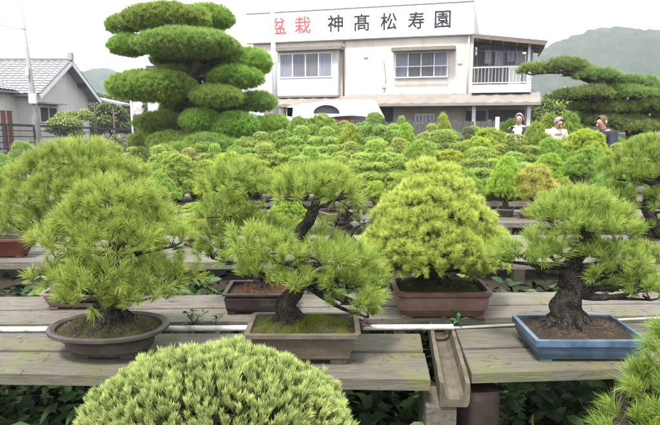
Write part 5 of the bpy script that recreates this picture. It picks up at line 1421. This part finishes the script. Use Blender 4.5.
# banner pole
p = at(134, 150, 26.5)
bp = thing('banner_pole', 'thin white pole with a white and pink banner beside the cloud tree', 'banner', (p[0], 26.5, 0))
MB().tube([(0, 0, 0), (-.03, 0, at(133, 96, 26.5)[2])], .04, 10).build('pole', M_TRIM, bp, True)
za, zb_ = at(136, 101, 26.5)[2], at(136, 117, 26.5)[2]; mb = MB(); vs = []; fs = []
for i in range(9):
    for j in range(5): vs.append((.03 + .5 * j / 4 * (1 - .2 * (i % 3 == 2)), .05 * math.sin(i * .9 + j), za + (zb_ - za) * i / 8 + .1 * math.sin(j * 1.2)))
for i in range(8):
    for j in range(4): fs.append((i * 5 + j, i * 5 + j + 1, i * 5 + j + 6, i * 5 + j + 5))
mb.add(vs, fs); o = mb.build('banner', M_BANNER, bp, True); o.modifiers.new('s', 'SOLIDIFY').thickness = .006
# distant white house behind the cloud tree
a_ = at(146, 70, 45); c_ = at(184, 70, 45); dh = thing('distant_house', 'distant white house glimpsed through the cloud tree', 'house', ((a_[0] + c_[0]) / 2, 45, 0)); hw = (c_[0] - a_[0]) / 2
zt_ = at(165, 62, 45)[2]; MB().box((-hw, 0, 0), (hw, 6, zt_ - .3)).build('wall', M_WALLW, dh)
MB().prism([(-hw - .3, -.4, zt_ - .298), (hw + .3, -.4, zt_ - .298), (hw - .8, 3, zt_ + .6), (-hw + .8, 3, zt_ + .6)], (0, 0, -.05)).build('roof', M_TILE, dh)
MB().box((-hw + .5, -.03, zt_ - 1.2), (hw - .5, -.002, zt_ - .7)).build('window', M_CURTAINP, dh)
for (px, py0, py1, Y_, lab) in ((658, 85, 100, 60, 'pale distant house at the right edge above the garden pine'), (652, 109, 128, 40, 'white walled house low behind the garden pine at the right edge')):
    a_ = at(px - 12, py0, Y_); c_ = at(px + 30, py0, Y_); dh = thing('distant_house', lab, 'house', (a_[0], Y_, 0)); W_ = c_[0] - a_[0]; zt_ = a_[2]
    MB().box((0, 0, 0), (W_, 5, zt_ - .5)).build('wall', M_WALLW, dh); MB().prism([(-.3, -.4, zt_ - .498), (W_ + .3, -.4, zt_ - .498), (W_ + .3, 2.5, zt_ + .5), (-.3, 2.5, zt_ + .5)], (0, 0, -.06)).build('roof', M_TILE, dh)

# ------------------------------------------------------------------ people
def skin_mesh(joints, edges, root=0, sub=2):
    me = bpy.data.meshes.new('b'); names = list(joints); idx = {n: i for i, n in enumerate(names)}
    me.from_pydata([joints[n][0] for n in names], [(idx[a], idx[b]) for a, b in edges], [])
    o = bpy.data.objects.new('b', me); COL.objects.link(o)
    o.modifiers.new('s', 'SKIN')
    for i, n in enumerate(names):
        r_ = joints[n][1]; me.skin_vertices[0].data[i].radius = r_ if isinstance(r_, tuple) else (r_, r_)
        me.skin_vertices[0].data[i].use_root = (i == root)
    sb = o.modifiers.new('u', 'SUBSURF'); sb.levels = sb.render_levels = sub
    dg = bpy.context.evaluated_depsgraph_get(); out = bpy.data.meshes.new_from_object(o.evaluated_get(dg))
    bpy.data.objects.remove(o); out.polygons.foreach_set('use_smooth', [True] * len(out.polygons))
    return out
def ball(mb, c, r, n=12):
    vs = []; fs = []
    for i in range(n + 1):
        for j in range(n * 2): th = math.pi * i / n; ph = math.pi * j / n; vs.append((c[0] + r[0] * math.sin(th) * math.cos(ph), c[1] + r[1] * math.sin(th) * math.sin(ph), c[2] + r[2] * math.cos(th)))
    for i in range(n):
        for j in range(n * 2): fs.append((i * 2 * n + j, (i + 1) * 2 * n + j, (i + 1) * 2 * n + (j + 1) % (2 * n), i * 2 * n + (j + 1) % (2 * n)))
    mb.add(vs, fs)
def person(label, loc, yaw, height, lean, head_tilt, arm_l, arm_r, hair_m, top_m, shirt_m=None, bald=0.0):
    """local frame: faces -Y. arm_*: (elbow offset, wrist offset) from the shoulder"""
    t = thing('person', label, 'person', loc, None, yaw); k = height / 1.72; t.scale = (k, k, k)
    def ln(p):                      # lean the upper body forward about the hips
        y, z = p[1], p[2] - .95
        return (p[0], y * math.cos(lean) - z * math.sin(lean), .95 + z * math.cos(lean) + y * math.sin(lean)) if z > 0 else p
    J = {}
    J['pelvis'] = ((0, 0, .95), (.135, .105)); J['waist'] = (ln((0, 0, 1.08)), (.13, .10)); J['chest'] = (ln((0, .005, 1.28)), (.15, .11)); J['clav'] = (ln((0, .01, 1.41)), (.10, .085)); J['neck'] = (ln((0, 0, 1.465)), (.052, .055))
    ht_ = ln((0, -.005, 1.505)); hd = lean + head_tilt
    def hp(y, z): return (0, ht_[1] + y * math.cos(hd) - z * math.sin(hd), ht_[2] + z * math.cos(hd) + y * math.sin(hd))
    J['jaw'] = (hp(-.025, .03), (.052, .062)); J['mid'] = (hp(-.01, .10), (.072, .086)); J['crown'] = (hp(.0, .165), (.058, .068))
    E = [('pelvis', 'waist'), ('waist', 'chest'), ('chest', 'clav'), ('clav', 'neck'), ('neck', 'jaw'), ('jaw', 'mid'), ('mid', 'crown')]
    for s, sd_, arm in ((1, 'l', arm_l), (-1, 'r', arm_r)):
        sh = np.array(ln((s * .175, .01, 1.40))); el = sh + np.array(arm[0]) * (s, 1, 1); wr = el + np.array(arm[1]) * (s, 1, 1)
        d = norm(wr - el); pm = wr + d * .06
        J['sh' + sd_] = (tuple(sh), .058); J['el' + sd_] = (tuple(el), .042); J['wr' + sd_] = (tuple(wr), .028); J['pm' + sd_] = (tuple(pm), (.036, .02))
        E += [('clav', 'sh' + sd_), ('sh' + sd_, 'el' + sd_), ('el' + sd_, 'wr' + sd_), ('wr' + sd_, 'pm' + sd_)]
        side = norm(np.cross(d, np.array([0, 0, 1.0]) if abs(d[2]) < .9 else np.array([0, 1.0, 0]))); curl = np.cross(side, d); curl *= -1 if curl[2] > 0 else 1
        for q, (o_, fl) in enumerate(((-.028, .062), (-.010, .074), (.010, .07), (.028, .055))):
            a0 = pm + side * o_ + d * .02; a1 = a0 + d * fl * .5 + curl * .006; a2 = a1 + d * fl * .42 + curl * .022
            J[f'f{sd_}{q}a'] = (tuple(a0), .0095); J[f'f{sd_}{q}b'] = (tuple(a1), .0085); J[f'f{sd_}{q}c'] = (tuple(a2), .007)
            E += [('pm' + sd_, f'f{sd_}{q}a'), (f'f{sd_}{q}a', f'f{sd_}{q}b'), (f'f{sd_}{q}b', f'f{sd_}{q}c')]
        a0 = wr + d * .03 - side * .035 * s; a1 = a0 + d * .03 - side * .025 * s
        J[f't{sd_}a'] = (tuple(a0), .011); J[f't{sd_}b'] = (tuple(a1), .009); E += [('pm' + sd_, f't{sd_}a'), (f't{sd_}a', f't{sd_}b')]
        J['hip' + sd_] = ((s * .085, 0, .88), .085); J['kn' + sd_] = ((s * .10, -.015, .49), .058); J['an' + sd_] = ((s * .105, .02, .085), .038); J['to' + sd_] = ((s * .12, -.15, .032), (.038, .026))
        E += [('pelvis', 'hip' + sd_), ('hip' + sd_, 'kn' + sd_), ('kn' + sd_, 'an' + sd_), ('an' + sd_, 'to' + sd_)]
    body = skin_mesh(J, E); bo = link('body', body, M_SKIN, t)
    c = np.array(hp(-.01, .10))
    def fpt(x, y, z): p = hp(y, z); return (x, p[1], p[2])
    # face
    mb = MB(); ball(mb, fpt(0, -.108, .085), (.013, .018, .022), 8); mb.build('nose', M_SKIN, bo, True)
    for s in (1, -1): mb = MB(); ball(mb, fpt(s * .076, .01, .095), (.012, .022, .034), 8); mb.build('ear', M_SKIN, bo, True)
    for s in (1, -1): mb = MB(); ball(mb, fpt(s * .03, -.088, .112), (.012, .008, .007), 8); mb.build('eye', M_BLACKC, bo, True)
    mb = MB(); ball(mb, fpt(0, -.092, .045), (.022, .006, .005), 8); mb.build('mouth', M_POT_R, bo, True)
    # hair: cap over the skull, open at the face
    mb = MB(); vs = []; fs = []; n = 14; mm = 22
    for i in range(n + 1):
        for j in range(mm):
            th = math.pi * .66 * i / n; ph = 2 * math.pi * j / mm; front = max(0, -math.sin(ph))
            th *= 1 - .82 * front ** 1.1; rr = 1 + rng.uniform(-.09, .07) - .05 * (i > n - 3)
            x, y, z = .083 * math.sin(th) * math.cos(ph) * rr, .1 * math.sin(th) * math.sin(ph) * rr, .1 * math.cos(th) * rr
            vs.append(fpt(x, y + .004, z + .112))
    for i in range(n):
        for j in range(mm): fs.append((i * mm + j, (i + 1) * mm + j, (i + 1) * mm + (j + 1) % mm, i * mm + (j + 1) % mm))
    mb.add(vs, fs); h_ = mb.build('hair', hair_m, t, True)
    # clothes: grown on the same skeleton, a little larger
    def cloth(keys, edges, grow, m, name):
        JJ = {}
        for q in keys:
            p, r_ = J[q]; r_ = r_ if isinstance(r_, tuple) else (r_, r_); g_ = grow + (.022 if q == 'clav' else .008 if q in ('shl', 'shr') else 0); JJ[q] = (p, (r_[0] + g_, r_[1] + g_))
        return link(name, skin_mesh(JJ, edges), m, t)
    J['nk'] = (ln((0, .005, 1.445)), (.06, .058)); E.append(('clav', 'nk'))
    up_k = ['pelvis', 'waist', 'chest', 'clav', 'nk', 'shl', 'ell', 'wrl', 'shr', 'elr', 'wrr']
    cloth(up_k, [e for e in E if e[0] in up_k and e[1] in up_k], .018, top_m, 'jacket' if shirt_m else 'shirt')
    lo_k = ['pelvis', 'hipl', 'knl', 'anl', 'hipr', 'knr', 'anr']
    cloth(lo_k, [e for e in E if e[0] in lo_k and e[1] in lo_k], .014, M_TROUSER, 'trousers')
    for s in (1, -1):
        mb = MB(); ball(mb, (s * .115, -.06, .04), (.05, .14, .045), 10); mb.build('shoe', M_BLACKC, t, True)
    if shirt_m:                     # shirt front showing in the open jacket, and its collar
        mb = MB(); vs = []; fs = []; n = 8
        for i in range(n + 1):
            z = .97 + .46 * i / n; wd = .078 - .012 * i / n
            for j in range(5):
                x = -wd + 2 * wd * j / 4; yy = -(.168 if i < 5 else .168 - (i - 4) * .010) + abs(x) * .25
                vs.append(ln((x, yy, z)))
        for i in range(n):
            for j in range(4): fs.append((i * 5 + j, i * 5 + j + 1, i * 5 + j + 6, i * 5 + j + 5))
        mb.add(vs, fs); o = mb.build('shirt', shirt_m, t, True); o.modifiers.new('s', 'SOLIDIFY').thickness = .012
    mb = MB(); vs = []; fs = []
    for (z_, rx_, ry_) in ((1.37, .19, .115), (1.42, .145, .10), (1.455, .09, .082), (1.475, .068, .068), (1.492, .064, .066)):
        for k_ in range(20): vs.append(ln((rx_ * math.cos(k_ * .31416), .008 + ry_ * math.sin(k_ * .31416), z_)))
    for i_ in range(4):
        for k_ in range(20): fs.append((i_ * 20 + k_, i_ * 20 + (k_ + 1) % 20, (i_ + 1) * 20 + (k_ + 1) % 20, (i_ + 1) * 20 + k_))
    mb.add(vs, fs); o = mb.build('collar', shirt_m or top_m, t, True); o.modifiers.new('s', 'SOLIDIFY').thickness = .01
    return t
p = at(518, 150, 11.0); person('white haired man in an open dark jacket over a white shirt', (p[0], 11.0, 0), R(-25), 1.68, .05, .12, ((.04, .02, -.27), (-.02, -.14, -.2)), ((.05, .02, -.27), (-.03, -.16, -.18)), M_HAIRW, M_BLACKC, M_WHITEC)
p = at(553, 150, 10.7); person('grey haired man in a cream shirt looking down at the bonsai', (p[0], 10.7, 0), R(12), 1.62, .14, .42, ((.07, -.05, -.25), (-.06, -.2, -.08)), ((.07, -.05, -.25), (-.06, -.2, -.08)), M_HAIRW, M_CREAM)
p = at(599, 150, 9.0); person('brown haired man in a navy jacket seen from the side', (p[0] + .12, 9.0, 0), R(-68), 1.62, .2, .15, ((.05, -.06, -.25), (-.03, -.22, -.06)), ((.05, -.06, -.25), (-.03, -.22, -.06)), M_HAIRB, M_NAVY)
